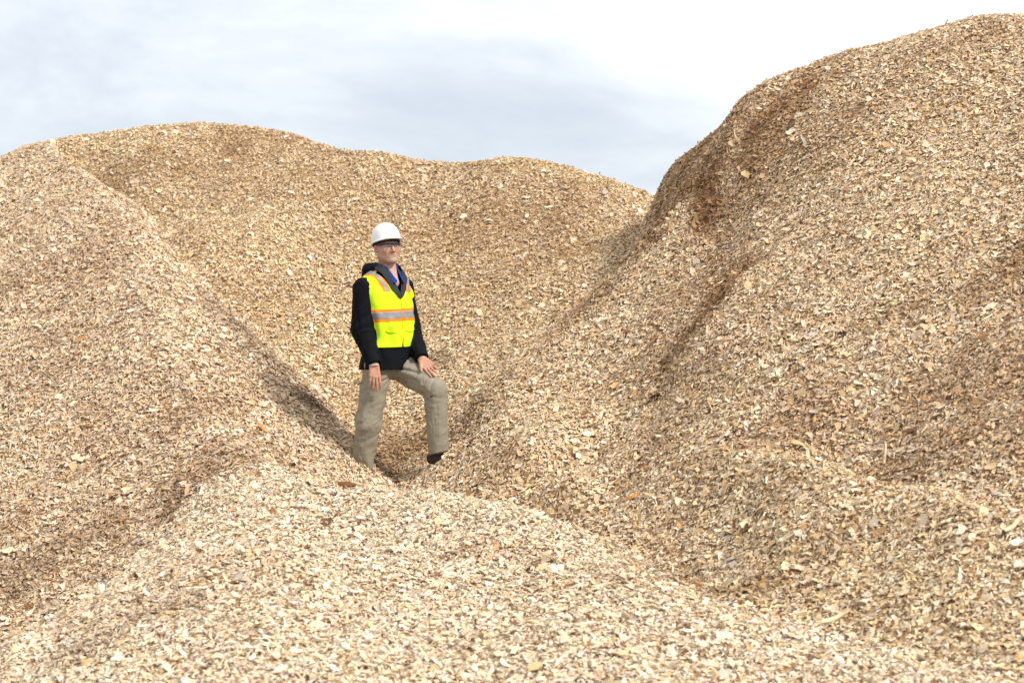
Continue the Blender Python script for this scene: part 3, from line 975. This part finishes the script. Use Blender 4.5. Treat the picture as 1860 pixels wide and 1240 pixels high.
HC = PL(703.5, 450, 14.47)                                         # head centre
TH2 = math.radians(-19); PIT = math.radians(2.5)                     # head turned a little further, chin up
Rz = np.array([[math.cos(TH2), -math.sin(TH2), 0], [math.sin(TH2), math.cos(TH2), 0], [0, 0, 1]])
Rx = np.array([[1, 0, 0], [0, math.cos(PIT), -math.sin(PIT)], [0, math.sin(PIT), math.cos(PIT)]])
ROLL = math.radians(3)
HR = Rz @ Rx @ np.array([[math.cos(ROLL), 0, math.sin(ROLL)], [0, 1, 0], [-math.sin(ROLL), 0, math.cos(ROLL)]])                                                     # columns: head axes in the body frame


def head_pts(p):
    q = (p - HC) @ HR
    q[:, 0] /= 1.07
    return q


def head_sdf(q):
    d = ell(q, (0, -.012, .030), (.077, .098, .098))
    d = smin(d, ell(q, (0, .022, -.035), (.063, .070, .080)), .03)
    for s in (-1, 1):
        d = smin(d, ell(q, (s * .037, .052, -.022), (.026, .030, .026)), .02)      # cheekbone
        d = smin(d, cone(q, (s * .056, -.005, -.060), (s * .020, .068, -.098), .018, .017), .025)   # jaw
    d = smin(d, ell(q, (0, .078, -.098), (.024, .019, .018)), .018)              # chin
    d = smin(d, ell(q, (0, .066, -.060), (.034, .026, .026)), .02)               # mouth mound
    d = smin(d, cone(q, (-.030, .076, .026), (.030, .076, .026), .012, .012), .016)   # brow
    for s in (-1, 1):
        d = smax(d, -ell(q, (s * .032, .096, .004), (.019, .022, .013)), .012)     # eye socket
        d = smin(d, ell(q, (s * .031, .0735, .004), (.0145, .0145, .0125)), .004)   # lids over the eyeball
        d = smax(d, -ell(q, (s * .031, .0895, .0025), (.0112, .006, .0026)), .0025)  # the slit between them
        d = smin(d, ell(q, (s * .031, .079, -.0115), (.014, .009, .005)), .006)      # bag under the eye
    d = smin(d, cone(q, (0, .086, .014), (0, .108, -.028), .0065, .0105), .010)     # nose
    d = smin(d, ell(q, (0, .104, -.032), (.013, .012, .010)), .006)
    for s in (-1, 1):
        d = smin(d, ell(q, (s * .013, .094, -.034), (.008, .011, .008)), .005)
        d = smax(d, -ell(q, (s * .0065, .102, -.044), (.0035, .006, .004)), .002)
        d = smax(d, -cone(q, (s * .021, .090, -.032), (s * .031, .080, -.060), .003, .002), .007)  # fold from nose to mouth
    d = smin(d, ell(q, (0, .0900, -.0565), (.022, .0065, .0042)), .004)            # lips
    d = smin(d, ell(q, (0, .0895, -.0665), (.019, .0065, .0048)), .004)
    d = smax(d, -ell(q, (0, .0975, -.0612), (.024, .0055, .0016)), .0018)
    for s in (-1, 1):                                                             # ears
        e = ell(q, (s * .0800, -.012, -.008), (.0062, .0175, .031), ROT_EAR[s])
        e = smax(e, -ell(q, (s * .089, -.006, -.004), (.0065, .0115, .020), ROT_EAR[s]), .004)
        e = smin(e, cone(q, (s * .0835, -.030, .012), (s * .0835, -.026, -.020), .0045, .004), .004)
        d = smin(d, e, .006)
    return d


def rot_z(a): return np.array([[math.cos(a), -math.sin(a), 0], [math.sin(a), math.cos(a), 0], [0, 0, 1]])


ROT_EAR = {1: rot_z(.35), -1: rot_z(-.35)}


def unit(v): v = np.asarray(v, float); return v / np.linalg.norm(v)


class Hand:
    """wrist, direction of the fingers, direction of the thumb side, back of the hand = dir x thumb side"""
    def __init__(self, W, d, lat, curl, spread, thumb, flip=1):
        self.W = np.asarray(W, float); d = unit(d); lat = np.asarray(lat, float); lat = unit(lat - d * (lat @ d))
        n = np.cross(d, lat) * flip
        self.segs = []; self.palm = []
        F4 = [(.032, .092, (.044, .027, .022), .0098), (.011, .097, (.048, .031, .023), .0100), (-.011, .092, (.044, .029, .022), .0096), (-.031, .083, (.034, .022, .020), .0086)]
        for k, (x, y, ln, r) in enumerate(F4):
            kn = self.W + lat * x + d * y
            self.palm.append((self.W + lat * x * .62 + d * .002, kn, .0150, .0115))
            a = spread * (1.5 - k) ; c = curl[k] * .35
            dirv = unit(d * math.cos(a) + lat * math.sin(a))
            chain = []; p0 = kn
            for j, l in enumerate(ln):
                v = dirv * math.cos(c) - n * math.sin(c)
                p1 = p0 + v * l
                chain.append((p0, p1, r * (1 - .09 * j), r * (1 - .09 * (j + 1))))
                p0 = p1; c += curl[k]
            self.segs.append(chain)
        t0 = self.W + lat * .020 + d * .018
        a, b, cc = thumb                     # away from the palm sideways, down into the palm, bend
        v = unit(d * math.cos(a) + lat * math.sin(a) - n * math.sin(b))
        t1 = t0 + v * .044
        v2 = unit(v + d * cc); t2 = t1 + v2 * .032; v3 = unit(v2 + d * cc); t3 = t2 + v3 * .024
        self.thumb = [(t0, t1, .0155, .0120), (t1, t2, .0115, .0105), (t2, t3, .0105, .0088)]

    def sdf(self, p):
        d = None
        for s in self.palm:
            e = cone(p, *s); d = e if d is None else smin(d, e, .012)
        th = None
        for s in self.thumb:
            e = cone(p, *s); th = e if th is None else smin(th, e, .004)
        d = smin(d, th, .012)
        fing = None
        for ch in self.segs:
            f = None
            for s in ch:
                e = cone(p, *s); f = e if f is None else smin(f, e, .003)
            fing = f if fing is None else np.minimum(fing, f)
        return smin(d, fing, .005)


down = np.array([0, 0, -1.0])
hr_dir = W2L(P(683, 712, 14.25)) - W2L(P(679, 664, 14.27))
hand_r = Hand(wr_r, hr_dir, W2L(P(720, 664, 14.33)) - W2L(P(679, 664, 14.27)), (.22, .20, .26, .34), .07, (.35, .35, .25), flip=1)
hl_dir = W2L(P(797, 690, 14.28)) - W2L(P(766, 653, 14.40))
hand_l = Hand(wr_l, hl_dir, W2L(P(740, 690, 14.30)) - W2L(P(766, 653, 14.40)), (.10, .10, .12, .16), .025, (.55, .22, .15), flip=1)


def near(p, c, r, fn, far=None):
    """evaluate fn only close to c; elsewhere a safe positive distance"""
    dist = np.linalg.norm(p - c, axis=1) - r
    out = np.maximum(dist, .02) + .0
    m = dist < .03
    if m.any(): out[m] = fn(p[m])
    return out


def body_sdf(p):
    nb = np.array([0, .004, .62])
    d = cone(p, HC + HR @ np.array([0, -.016, -.040]), nb, .060, .066)
    d = smin(d, cone(p, HC + HR @ np.array([.045, -.01, -.06]), nb + [.005, .05, 0], .012, .012), .03)
    d = smin(d, near(p, HC, .15, lambda q: head_sdf(head_pts(q))), .022)
    d = smin(d, cone(p, (0, .012, .655), (-.002, .070, .575), .052, .040), .03)
    d = smin(d, ell(p, (0, .0, .40), (.125, .075, .18)), .05)
    d = smin(d, cone(p, (0, 0, .40), (0, 0, .02), .11, .11), .05)
    for a, b, c in ((sh_r, el_r, wr_r), (sh_l, el_l, wr_l)):
        d = smin(d, cone(p, a, b, .048, .040), .03)
        d = smin(d, cone(p, b, c, .038, .026), .015)
    for a, b, c, s in ((hip_r, kn_r, an_r, sole_r), (hip_l, kn_l, an_l, sole_l)):
        d = smin(d, cone(p, a, b, .075, .055), .03)
        d = smin(d, cone(p, b, c, .052, .035), .015)
    d = smin(d, near(p, wr_r + unit(hr_dir) * .09, .13, hand_r.sdf), .008)
    d = smin(d, near(p, wr_l + unit(hl_dir) * .09, .13, hand_l.sdf), .008)
    return d


lo_b = np.array([-.55, -.35, an_r[2] - .12]); hi_b = np.array([.45, .60, HC[2] + .17])
body = sdf_obj('body', body_sdf, lo_b, hi_b, .0030, M_SKIN, man)


def paint_skin(o):
    me = o.data; n = len(me.vertices)
    v = np.empty(n * 3, np.float32); me.vertices.foreach_get('co', v); v = v.reshape(-1, 3).astype(float)
    c = np.tile(np.array([0.50, 0.290, 0.205]), (n, 1))
    q = head_pts(v)
    hd = np.linalg.norm(q, axis=1) < .17

    def dab(cen, r, col, st, mask=hd):
        w = np.clip(1.3 - np.linalg.norm((q - np.array(cen)) / np.array(r), axis=1), 0, 1) * st * mask
        c[:] = c * (1 - w[:, None]) + np.array(col) * w[:, None]
    for s in (-1, 1):
        dab((s * .040, .060, -.025), (.025, .03, .020), (.52, .19, .125), .6)
        dab((s * .083, -.012, -.006), (.010, .022, .034), (.50, .20, .14), .5)
        dab((s * .031, .083, -.008), (.018, .02, .008), (.38, .17, .12), .6)
    for s in (-1, 1): dab((s * .086, -.005, -.004), (.012, .010, .016), (.26, .10, .07), .7)
    dab((0, .108, -.030), (.018, .018, .016), (.52, .18, .125), .6)
    dab((0, .093, -.062), (.023, .014, .0085), (.36, .13, .10), .9)
    stub = np.clip(1.4 - np.linalg.norm((q - np.array([0, .06, -.085])) / np.array([.062, .05, .034]), axis=1), 0, 1) * .45 * hd
    c[:] = c * (1 - stub[:, None]) + np.array([.40, .27, .20]) * stub[:, None]
    hands = (np.linalg.norm(v - wr_r, axis=1) < .24) | (np.linalg.norm(v - wr_l, axis=1) < .24)
    c[hands] = c[hands] * np.array([.98, .88, .86])
    for H in (hand_r, hand_l):                       # redder knuckles and finger joints
        for ch in H.segs:
            for a, b, ra, rb in ch:
                w = np.clip(1.2 - np.linalg.norm(v - a, axis=1) / .013, 0, 1) * .5
                c[:] = c * (1 - w[:, None]) + np.array([.43, .16, .115]) * w[:, None]
    a = me.color_attributes.new('skin_tone', 'FLOAT_COLOR', 'POINT')
    a.data.foreach_set('color', np.hstack([c, np.ones((n, 1))]).astype(np.float32).ravel())


paint_skin(body)

# ---- face parts, in the head frame: built in body space through head_pts
hl = HC - .16; hh = HC + .16


def head_part(name, fn, mat, h=.0025, parent=None):
    return sdf_obj(name, lambda p: fn(head_pts(p)), hl, hh, h, mat, parent or man)


def beard(q):
    d = head_sdf(q) - .0006 - .0016 * vnoise3(q, 300, 5)
    reg = smin(ell(q, (0, .090, -.094), (.028, .04, .021)), ell(q, (0, .10, -.047), (.026, .03, .0065)), .004)
    for s in (-1, 1): reg = smin(reg, cone(q, (s * .026, .088, -.052), (s * .024, .088, -.085), .006, .009), .005)
    reg = smax(reg, -ell(q, (0, .1, -.0615), (.022, .03, .0082)), .003)
    return smax(d, reg, .002)


head_part('beard', beard, M_BEARD)


def hair(q):
    d = head_sdf(q) - .0006 - .0022 * vnoise3(q, 260, 6)
    reg = smax(q[:, 1] + .022, -(q[:, 2] + .040 + .4 * np.clip(q[:, 1] + .02, 0, 1)), .004)
    reg = smax(reg, -ell(q, (.084, -.008, -.010), (.016, .023, .035)), .004)
    reg = smax(reg, -ell(q, (-.084, -.008, -.010), (.016, .023, .035)), .004)
    return smax(d, reg, .003)


head_part('hair', hair, M_HAIR, .003)
for s in (1, -1):
    head_part('eyebrow', lambda q, s=s: smax(head_sdf(q) - .002 - .0012 * vnoise3(q, 300, 7), cone(q, (s * .016, .09, .021), (s * .044, .075, .024), .0045, .003), .001), M_BROW, .0018)
    e = head_part('eye', lambda q, s=s: ell(q, (s * .031, .0745, .0025), (.0135, .0135, .0105)), M_EYE, .002)
    head_part('iris', lambda q, s=s: ell(q, (s * .031 - .0015, .0860, .0028), (.0062, .0028, .0048)), M_IRIS, .001, e)

# ---- jacket: torso from stacked sections, sleeves, folds
SEC = np.array([  # z, centre x, centre y, half width, half depth
    (-.06, .000, -.016, .208, .176), (.0, .000, -.008, .200, .166), (.08, -.002, .004, .186, .150), (.18, -.002, .010, .180, .146), (.30, .0, .008, .186, .140),
    (.40, .004, .000, .198, .132), (.49, .006, -.004, .218, .124), (.545, .008, -.010, .222, .112), (.590, .008, -.012, .198, .100), (.625, .008, -.014, .155, .092), (.655, .006, -.016, .118, .084), (.690, .0, -.014, .084, .072)])


def torso_sdf(p, grow=0.0):
    z = p[:, 2]
    s = [np.interp(z, SEC[:, 0], SEC[:, k]) for k in range(1, 5)]
    x = (p[:, 0] - s[0]) / (s[2] + grow); y = (p[:, 1] - s[1]) / (s[3] + grow)
    r = (np.abs(x) ** 2.35 + np.abs(y) ** 2.35) ** (1 / 2.35)
    d = (r - 1) * np.minimum(s[2], s[3]) * .92
    top = (z - .690 - grow)
    return smax(d, top, .03)


def folds(p, axis, f_along, f_across, seed):
    """long soft creases running along an axis"""
    a = unit(axis); t = p @ a
    q = (p - t[:, None] * a) * f_across + (t * f_along)[:, None] * a
    n = vnoise3(q, 1.0, seed)
    return 1 - 2 * np.abs(n)


def arm_sdf(p, a, b, c, ra, re, rw, seed, hem=.02):
    d = cone(p, a, b, ra, re)
    d = smin(d, cone(p, b, c + unit(b - c) * hem * .2, re, rw), .02)
    d = d + .0045 * folds(p, unit(b - a) + np.array([.6, .3, 0]), 7, 26, seed) + .003 * vnoise3(p, 18, seed + 1)
    el = np.exp(-(np.linalg.norm(p - b, axis=1) / .11) ** 2)
    d = d + el * .006 * np.sin((p @ unit(c - a + np.array([.2, .5, 0]))) * 150 + 3 * vnoise3(p, 12, seed + 2))
    cut = (p - c) @ unit(c - b)
    return smax(d, cut, .006)


def arm_r_sdf(p): return arm_sdf(p, sh_r, el_r, wr_r, .078, .083, .056, 40)
def arm_l_sdf(p): return arm_sdf(p, sh_l, el_l, wr_l, .074, .077, .055, 44)


def neck_v(p, zv, wtop, depth=0.0):
    """wedge cut at the front for the open collar: positive outside the wedge"""
    half = np.maximum(p[:, 2] - zv, -.2) * wtop
    w = np.abs(p[:, 0] + .004) - half
    return np.maximum(w * .9, (.02 + depth) - p[:, 1])


def jacket_sdf(p):
    d = torso_sdf(p)
    d = d + .004 * folds(p, (0.3, 0, 1), 5, 17, 50) * np.clip((.2 - p[:, 2]) * 5, 0, 1) + .0025 * vnoise3(p, 14, 51)
    d = smax(d, -.052 - p[:, 2] - .018 * p[:, 0], .006)          # hem
    d = smin(d, arm_r_sdf(p), .022)
    d = smin(d, arm_l_sdf(p), .022)
    d = smax(d, -neck_v(p, .492, .58), .006)
    # hollow top for the neck
    d = smax(d, -cone(p, (0, -.005, .60), (0, .0, .80), .070, .09), .008)
    return d


jacket = sdf_obj('jacket', jacket_sdf, (-.42, -.30, -.16), (.42, .36, .76), .0045, M_JACKET, man)


def shirt_sdf(p):
    d = torso_sdf(p) + .014
    d = smax(d, -.38 + 0 * p[:, 2] + (.76 - p[:, 2]) * 0 + (.36 - p[:, 2]) + .38, .004)
    d = smax(d, -(p[:, 1] - .0), .004)
    d = smax(d, -neck_v(p, .528, .46), .004)
    d = smax(d, -cone(p, (0, .0, .54), (0, .004, .80), .064, .068), .004)
    for s in (-1, 1):                                                        # collar leaves
        a = np.array([s * .068, .030, .690]); b = np.array([s * .040, .124, .585])
        lf = cone(p, a, b, .022, .018)
        lf = np.maximum(lf, np.abs((p - (a + b) / 2) @ unit([s * .75, .55, .35])) - .005)
        d = smin(d, lf, .003)
    return d


shirt = sdf_obj('shirt', shirt_sdf, (-.2, -.02, .34), (.2, .2, .76), .003, M_SHIRT, man)

# the open, charcoal-lined collar and the hood bunched behind the neck


def collar_sdf(p):
    d = None
    for s in (-1, 1):
        pts_ = [(s * .006, .150, .478), (s * .040, .140, .550), (s * .076, .098, .630), (s * .094, .040, .672), (s * .085, -.030, .685)]
        rr = [.018, .037, .042, .040, .034]
        for k in range(4):
            e = cone(p, pts_[k], pts_[k + 1], rr[k], rr[k + 1])
            d = e if d is None else smin(d, e, .01)
    wav = .004 * vnoise3(p, 20, 61)
    d = smax(d, np.abs(torso_sdf(p) - .019 + wav) - .0045, .004)          # lapels lying on the chest
    rn = np.sqrt((p[:, 0] / 1.12) ** 2 + (p[:, 1] + .008) ** 2)              # the stand of the collar
    lean = .076 + .16 * (p[:, 2] - .65) + wav
    top = .722 - .45 * np.clip(p[:, 1] - .0, 0, 1)
    st = smax(smax(np.abs(rn - lean) - .0050, np.maximum(p[:, 2] - top, .620 - p[:, 2]), .004), p[:, 1] - .085, .004)
    d = smin(d, st, .008)
    return smax(d, -neck_v(p, .500, .44), .003)


sdf_obj('collar', collar_sdf, (-.16, -.12, .42), (.16, .2, .77), .003, M_LINING, man)


def hood_sdf(p):
    d = None
    prev = None
    for k in range(9):
        a = math.radians(-18 + k * 27)
        q = np.array([math.cos(a) * .108 + .012, -math.sin(a) * .080 - .040, .668 + .034 * math.sin(a)])
        if prev is not None:
            e = cone(p, prev, q, .027, .028)
            d = e if d is None else smin(d, e, .02)
        prev = q
    d = smin(d, ell(p, (.085, -.085, .672), (.064, .062, .054)), .03)
    d = smin(d, ell(p, (.0, -.130, .625), (.115, .045, .075)), .03)
    return d + .008 * folds(p, (1, .5, -.6), 9, 22, 63) + .006 * vnoise3(p, 20, 64)


sdf_obj('hood', hood_sdf, (-.2, -.24, .48), (.24, .1, .80), .004, M_JACKET, man)

# ---- safety vest
VH = .013


def vest_base(p, off):
    d = torso_sdf(p, 0) - VH - off
    d = d + .0045 * folds(p, (0.9, 0.1, .5), 5, 13, 73) + .0075 * folds(p, (0.5, 0.2, 1), 5, 15, 70) * np.clip((.50 - p[:, 2]) * 4, .1, 1) + .003 * vnoise3(p, 11, 71)
    return d


def vest_region(p):
    arm = np.minimum(cone(p, sh_r + [.046, .010, -.020], el_r + [.02, 0, 0], .076, .088), cone(p, sh_l + [-.050, .004, -.020], el_l - [.02, 0, 0], .074, .080))
    r = -arm
    r = smax(r, .110 + .10 * p[:, 0] * 0 - p[:, 2] - .035 * p[:, 0], .003)            # hem
    r = smax(r, -neck_v(p, .468, .86), .003)
    r = smax(r, -cone(p, (0, -.02, .63), (0, -.02, .80), .100, .12), .003)
    slit = np.maximum(np.abs(p[:, 0] + .006) - np.maximum((.150 - p[:, 2]) * .22, 0), -p[:, 1])   # parted below the zip
    return smax(r, -slit, .003)


def vest_sdf(p): return smax(vest_base(p, 0), vest_region(p), .003)


VB = ((-.28, -.24, .02), (.28, .24, .76))
vest = sdf_obj('safety_vest', vest_sdf, *VB, .004, M_VEST, man)


def band(name, fn, off, mat, h=.0035):
    return sdf_obj(name, lambda p: smax(vest_base(p, off), np.maximum(vest_region(p) + .001, fn(p)), .001), *VB, h, mat, vest)


BZ = lambda p: p[:, 2] - (.343 - .055 * p[:, 0])
band('orange_trim', lambda p: np.abs(BZ(p)) - .047, .0012, M_ORANGE)
band('reflective_tape', lambda p: np.abs(BZ(p)) - .0255, .0028, M_TAPE)
for s in (1, -1):
    cxs = lambda p, s=s: p[:, 0] - s * (.112 + .040 * np.clip((p[:, 2] - .53) / .09, 0, 1))
    band('orange_trim', lambda p, s=s: np.maximum(np.abs(cxs(p, s)) - .034, .508 - p[:, 2]), .0012, M_ORANGE)
    band('reflective_tape', lambda p, s=s: np.maximum(np.abs(cxs(p, s)) - .0165, .508 - p[:, 2]), .0028, M_TAPE)
band('zip', lambda p: np.maximum(np.abs(p[:, 0] + .005) - .0035, np.maximum(-p[:, 1], .145 - p[:, 2])), .0042, M_ORANGE, .003)
for s in (1, -1):
    zb = lambda p, s=s: .216 + .012 * np.clip(np.abs(p[:, 0] - s * .082) / .05, 0, 1) ** 3 - .055 * p[:, 0]
    band('pocket_flap', lambda p, s=s: np.maximum(np.maximum(np.abs(p[:, 0] - s * .082) - .056, -p[:, 1]), np.maximum(zb(p, s) - p[:, 2], p[:, 2] - .268 + .055 * p[:, 0])), .0065, M_VEST)

# ---- trousers


def leg_sdf(p, a, b, c, r, seed, cutn):
    d = smin(cone(p, a, b, r[0], r[1]), cone(p, b, c, r[1], r[2]), .03)
    return d


def trouser_sdf(p):
    d = ell(p, (0, -.012, .02), (.172, .138, .15))
    R1 = cone(p, hip_r + [0, 0, -.02], kn_r, .108, .094); R2 = cone(p, kn_r, an_r + [0, 0, -.02], .093, .080)
    L1 = cone(p, hip_l + [0, .0, -.01], kn_l, .112, .090); L2 = cone(p, kn_l, an_l + [0, 0, -.0], .086, .079)
    R = smin(R1, R2, .035); Lg = smin(L1, L2, .018)
    # creases: along the thigh from the crotch, and slanting under the knees
    crotch = np.array([.0, .05, -.12])
    ax = unit(kn_l - crotch)
    wl = np.exp(-(np.linalg.norm(p - (crotch + (kn_l - crotch) * .35), axis=1) / .20) ** 2)
    Lg = Lg + wl * .011 * folds(p, ax, 2.5, 22, 80)
    kb = np.exp(-(np.linalg.norm(p - (kn_l + [0, -.06, -.06]), axis=1) / .09) ** 2)
    Lg = Lg + kb * .008 * np.sin(p @ unit([0, .6, 1]) * 140 + 2.5 * vnoise3(p, 14, 82))
    Lg = Lg + .004 * folds(p, (0.1, 0.1, 1), 3, 18, 83)
    kr = np.exp(-(np.linalg.norm(p - (kn_r + [.03, 0, .02]), axis=1) / .15) ** 2)
    R = R + kr * .012 * folds(p, (-.8, .2, .55), 4, 18, 84)
    hp = np.exp(-(np.linalg.norm(p - (hip_r + [.03, .05, -.10]), axis=1) / .14) ** 2)
    R = R + hp * .009 * folds(p, (-.9, .1, .35), 5, 28, 85)
    lowr = np.clip((kn_r[2] - .16 - p[:, 2]) * 6, 0, 1)
    R = R + lowr * .012 * folds(p, (.5, .1, .8), 5, 22, 86) + .004 * folds(p, (0.1, 0, 1), 3, 14, 87)
    d = smin(d, smin(R, Lg, .012), .035)
    d = d + .002 * vnoise3(p, 26, 88) + .0022 * folds(p, (.7, .1, -.5), 10, 42, 89)
    # outer seam, front crease
    hemR = (p - (an_r + [0, 0, -.030])) @ unit(an_r - kn_r); hemL = (p - (an_l + [0, 0, -.004])) @ unit(an_l - kn_l + [0, .10, 0])
    far_r = np.linalg.norm(p[:, :2] - an_r[:2], axis=1) < np.linalg.norm(p[:, :2] - an_l[:2], axis=1)
    cut = np.where(far_r, hemR, hemL)
    return smax(d, cut, .005)


sdf_obj('trousers', trouser_sdf, (-.60, -.32, an_r[2] - .10), (.34, .62, .14), .0045, M_TROUSER, man)

# dark pocket openings on the trousers


def surf(px, py, sdf):
    """first point of a garment along the sight line of a photograph pixel, in body space"""
    Y = np.arange(13.9, 15.1, .002)
    w = np.stack([(px - CX) / FPX * Y, Y, (CY - py) / FPX * Y], 1)
    p = (w - H0) @ BR
    k = np.nonzero(sdf(p) < 0)[0]
    return p[k[0]] if len(k) else p[len(p) // 2]


def on_cloth(name, sdf, a, b, r, mat, raise_=.0016):
    a = surf(*a, sdf); b = surf(*b, sdf)
    lo = np.minimum(a, b) - .03; hi = np.maximum(a, b) + .03
    return sdf_obj(name, lambda p: smax(sdf(p) - raise_, cone(p, a, b, r, r), .001), lo, hi, .002, mat, man)


on_cloth('pocket_opening', trouser_sdf, (776, 725), (785, 719), .0055, M_SEAM)
on_cloth('pocket_opening', trouser_sdf, (652, 696), (657, 695), .0050, M_SEAM)
for a, b in (((722, 690), (716, 668)), ((796, 735), (797, 800)), ((740, 694), (770, 706)), ((700, 672), (718, 675))):
    on_cloth('seam', trouser_sdf, a, b, .0022, cloth('stitched_seam', (0.17, 0.155, 0.125), .1) if 'stitched_seam' not in bpy.data.materials else bpy.data.materials['stitched_seam'], .0008)

# ---- boots


def boot(an, sole, yaw, pitch):
    f = np.array([math.sin(yaw), math.cos(yaw), 0.0]); rt = np.array([math.cos(yaw), -math.sin(yaw), 0])
    heel = np.array([an[0], an[1], sole]) - f * .055
    toe = heel + f * .25

    def sd(p):
        d = smin(cone(p, heel + [0, 0, .045], an + [0, 0, .05], .042, .050), cone(p, heel + [0, 0, .042], toe + [0, 0, .034], .040, .036), .03)
        d = smin(d, ell(p, (toe + heel) / 2 + f * .06 + [0, 0, .045], (.046, .075, .040), np.stack([rt, f, [0, 0, 1]], 1)), .02)
        return smax(d, sole + .004 - p[:, 2], .006)
    o = sdf_obj('boot', sd, np.minimum(heel, toe) - .09, np.maximum(heel, toe) + [.09, .09, .22], .005, M_BOOT, man)
    return o


boot(an_r, sole_r, .15, 0)
boot(an_l, sole_l, -.05, 0)

# bracelet on the right wrist
bd = unit(hr_dir)


def brace(p):
    q = p - (wr_r + bd * .008); t = q @ bd; r = np.linalg.norm(q - t[:, None] * bd, axis=1)
    return np.sqrt((r - .034) ** 2 + t ** 2) - .0032


sdf_obj('bracelet', brace, wr_r - .06, wr_r + .06, .002, M_BRACE, man)

# ---- hard hat and safety glasses: things of their own, built in the head frame
HW = H0 + BR @ HC
HWR = BR @ HR
PT2 = math.radians(9)
HATR = HWR @ np.array([[1, 0, 0], [0, math.cos(PT2), -math.sin(PT2)], [0, math.sin(PT2), math.cos(PT2)]])


def place(o, R, loc):
    m = Matrix(R.tolist()).to_4x4(); m.translation = Vector(loc); o.matrix_world = m


def hat_shell(q):
    x, y, z = q.T
    yc = y + .008
    ridge = .004 * np.exp(-(x / .018) ** 2) * np.clip(z / .1, 0, 1)
    base = np.stack([x, yc, z - .045], 1)
    def dome(a, b, c):
        rr_ = (np.abs(x) / a) ** 2 + (np.abs(yc) / b) ** 2
        return ((rr_ ** 1.18 + (np.abs(z - .045) / c) ** 2.36) ** (1 / 2.36) - 1) * .115
    side = .0025 * np.exp(-((np.abs(x) - .040) / .006) ** 2) * np.clip((z - .09) / .05, 0, 1) * np.clip(1 - np.abs(yc) / .10, 0, 1)
    outer = dome(.1045, .1265, .137) - ridge - side
    inner = dome(.0955, .1175, .1285)
    sh = np.maximum(np.maximum(outer, -inner), .040 - z)
    # rim and front brim
    re = np.sqrt((x / .104) ** 2 + (yc / .126) ** 2) + 1e-6
    edge = (re - 1) * .118
    w = .005 + .026 * np.clip(y / .14, 0, 1) ** 1.6
    zr = .042 - .10 * np.clip(edge, 0, 1)
    rim = np.maximum(np.maximum(edge - w, -edge - .004), np.abs(z - zr) - .0025) - .0012
    lip = np.sqrt((edge - w) ** 2 + (z - zr + .001) ** 2) - .0035
    return smin(smin(sh, rim, .006), lip, .003)


hat = sdf_obj('hard_hat', hat_shell, (-.16, -.19, .0), (.16, .21, .21), .0028, M_HELMET)
place(hat, HATR, HW)
tag(hat, "white hard hat on the man's head, tilted slightly back", 'hard hat')
sb = sdf_obj('suspension_band', lambda q: np.maximum(np.abs((np.sqrt((q[:, 0] / .092) ** 2 + ((q[:, 1] + .008) / .111) ** 2) - 1) * .105) - .004, np.abs(q[:, 2] - .044) - .020), (-.14, -.16, .0), (.14, .16, .09), .003, M_STRAP, hat)

gl = bpy.data.objects.new('safety_glasses', None); link(gl); place(gl, HWR, HW)
tag(gl, "clear safety glasses with a navy blue top frame on the man's face", 'glasses')


def wrap(q): return np.sqrt((q[:, 0] / .081) ** 2 + ((q[:, 1] - .010) / .093) ** 2)


def lens(q, s):
    d = np.abs((wrap(q) - 1) * .085) - .0011
    zt = .022; zb = -.024 + .010 * np.clip(1 - np.abs(q[:, 0]) / .022, 0, 1) + .012 * np.clip((np.abs(q[:, 0]) - .045) / .03, 0, 1)
    return np.maximum(np.maximum(d, .030 - q[:, 1]), np.maximum(np.maximum(q[:, 2] - zt, zb - q[:, 2]), .006 - s * q[:, 0]))


for s in (1, -1):
    sdf_obj('lens', lambda q, s=s: lens(q, s), (-.09, .0, -.04), (.09, .12, .04), .0015, M_LENS, gl)
    sdf_obj('temple_arm', lambda q, s=s: np.minimum(box(q, (s * .083, .022, .018), (.002, .034, .0075), .0015), box(q, (s * .085, -.02, .012), (.002, .014, .004), .0015)), (-.1, -.05, -.02), (.1, .07, .04), .0018, M_FRAME, gl)
sdf_obj('top_frame', lambda q: np.maximum(np.maximum(np.abs((wrap(q) - 1) * .085) - .0030, .028 - q[:, 1]), np.abs(q[:, 2] - .0225) - .0050), (-.1, .0, .0), (.1, .12, .04), .0015, M_FRAME, gl)
sdf_obj('nose_bridge', lambda q: np.minimum(cone(q, (-.007, .1025, .018), (-.010, .099, -.010), .0028, .002), cone(q, (.007, .1025, .018), (.010, .099, -.010), .0028, .002)), (-.03, .08, -.03), (.03, .12, .03), .0012, M_FRAME, gl)
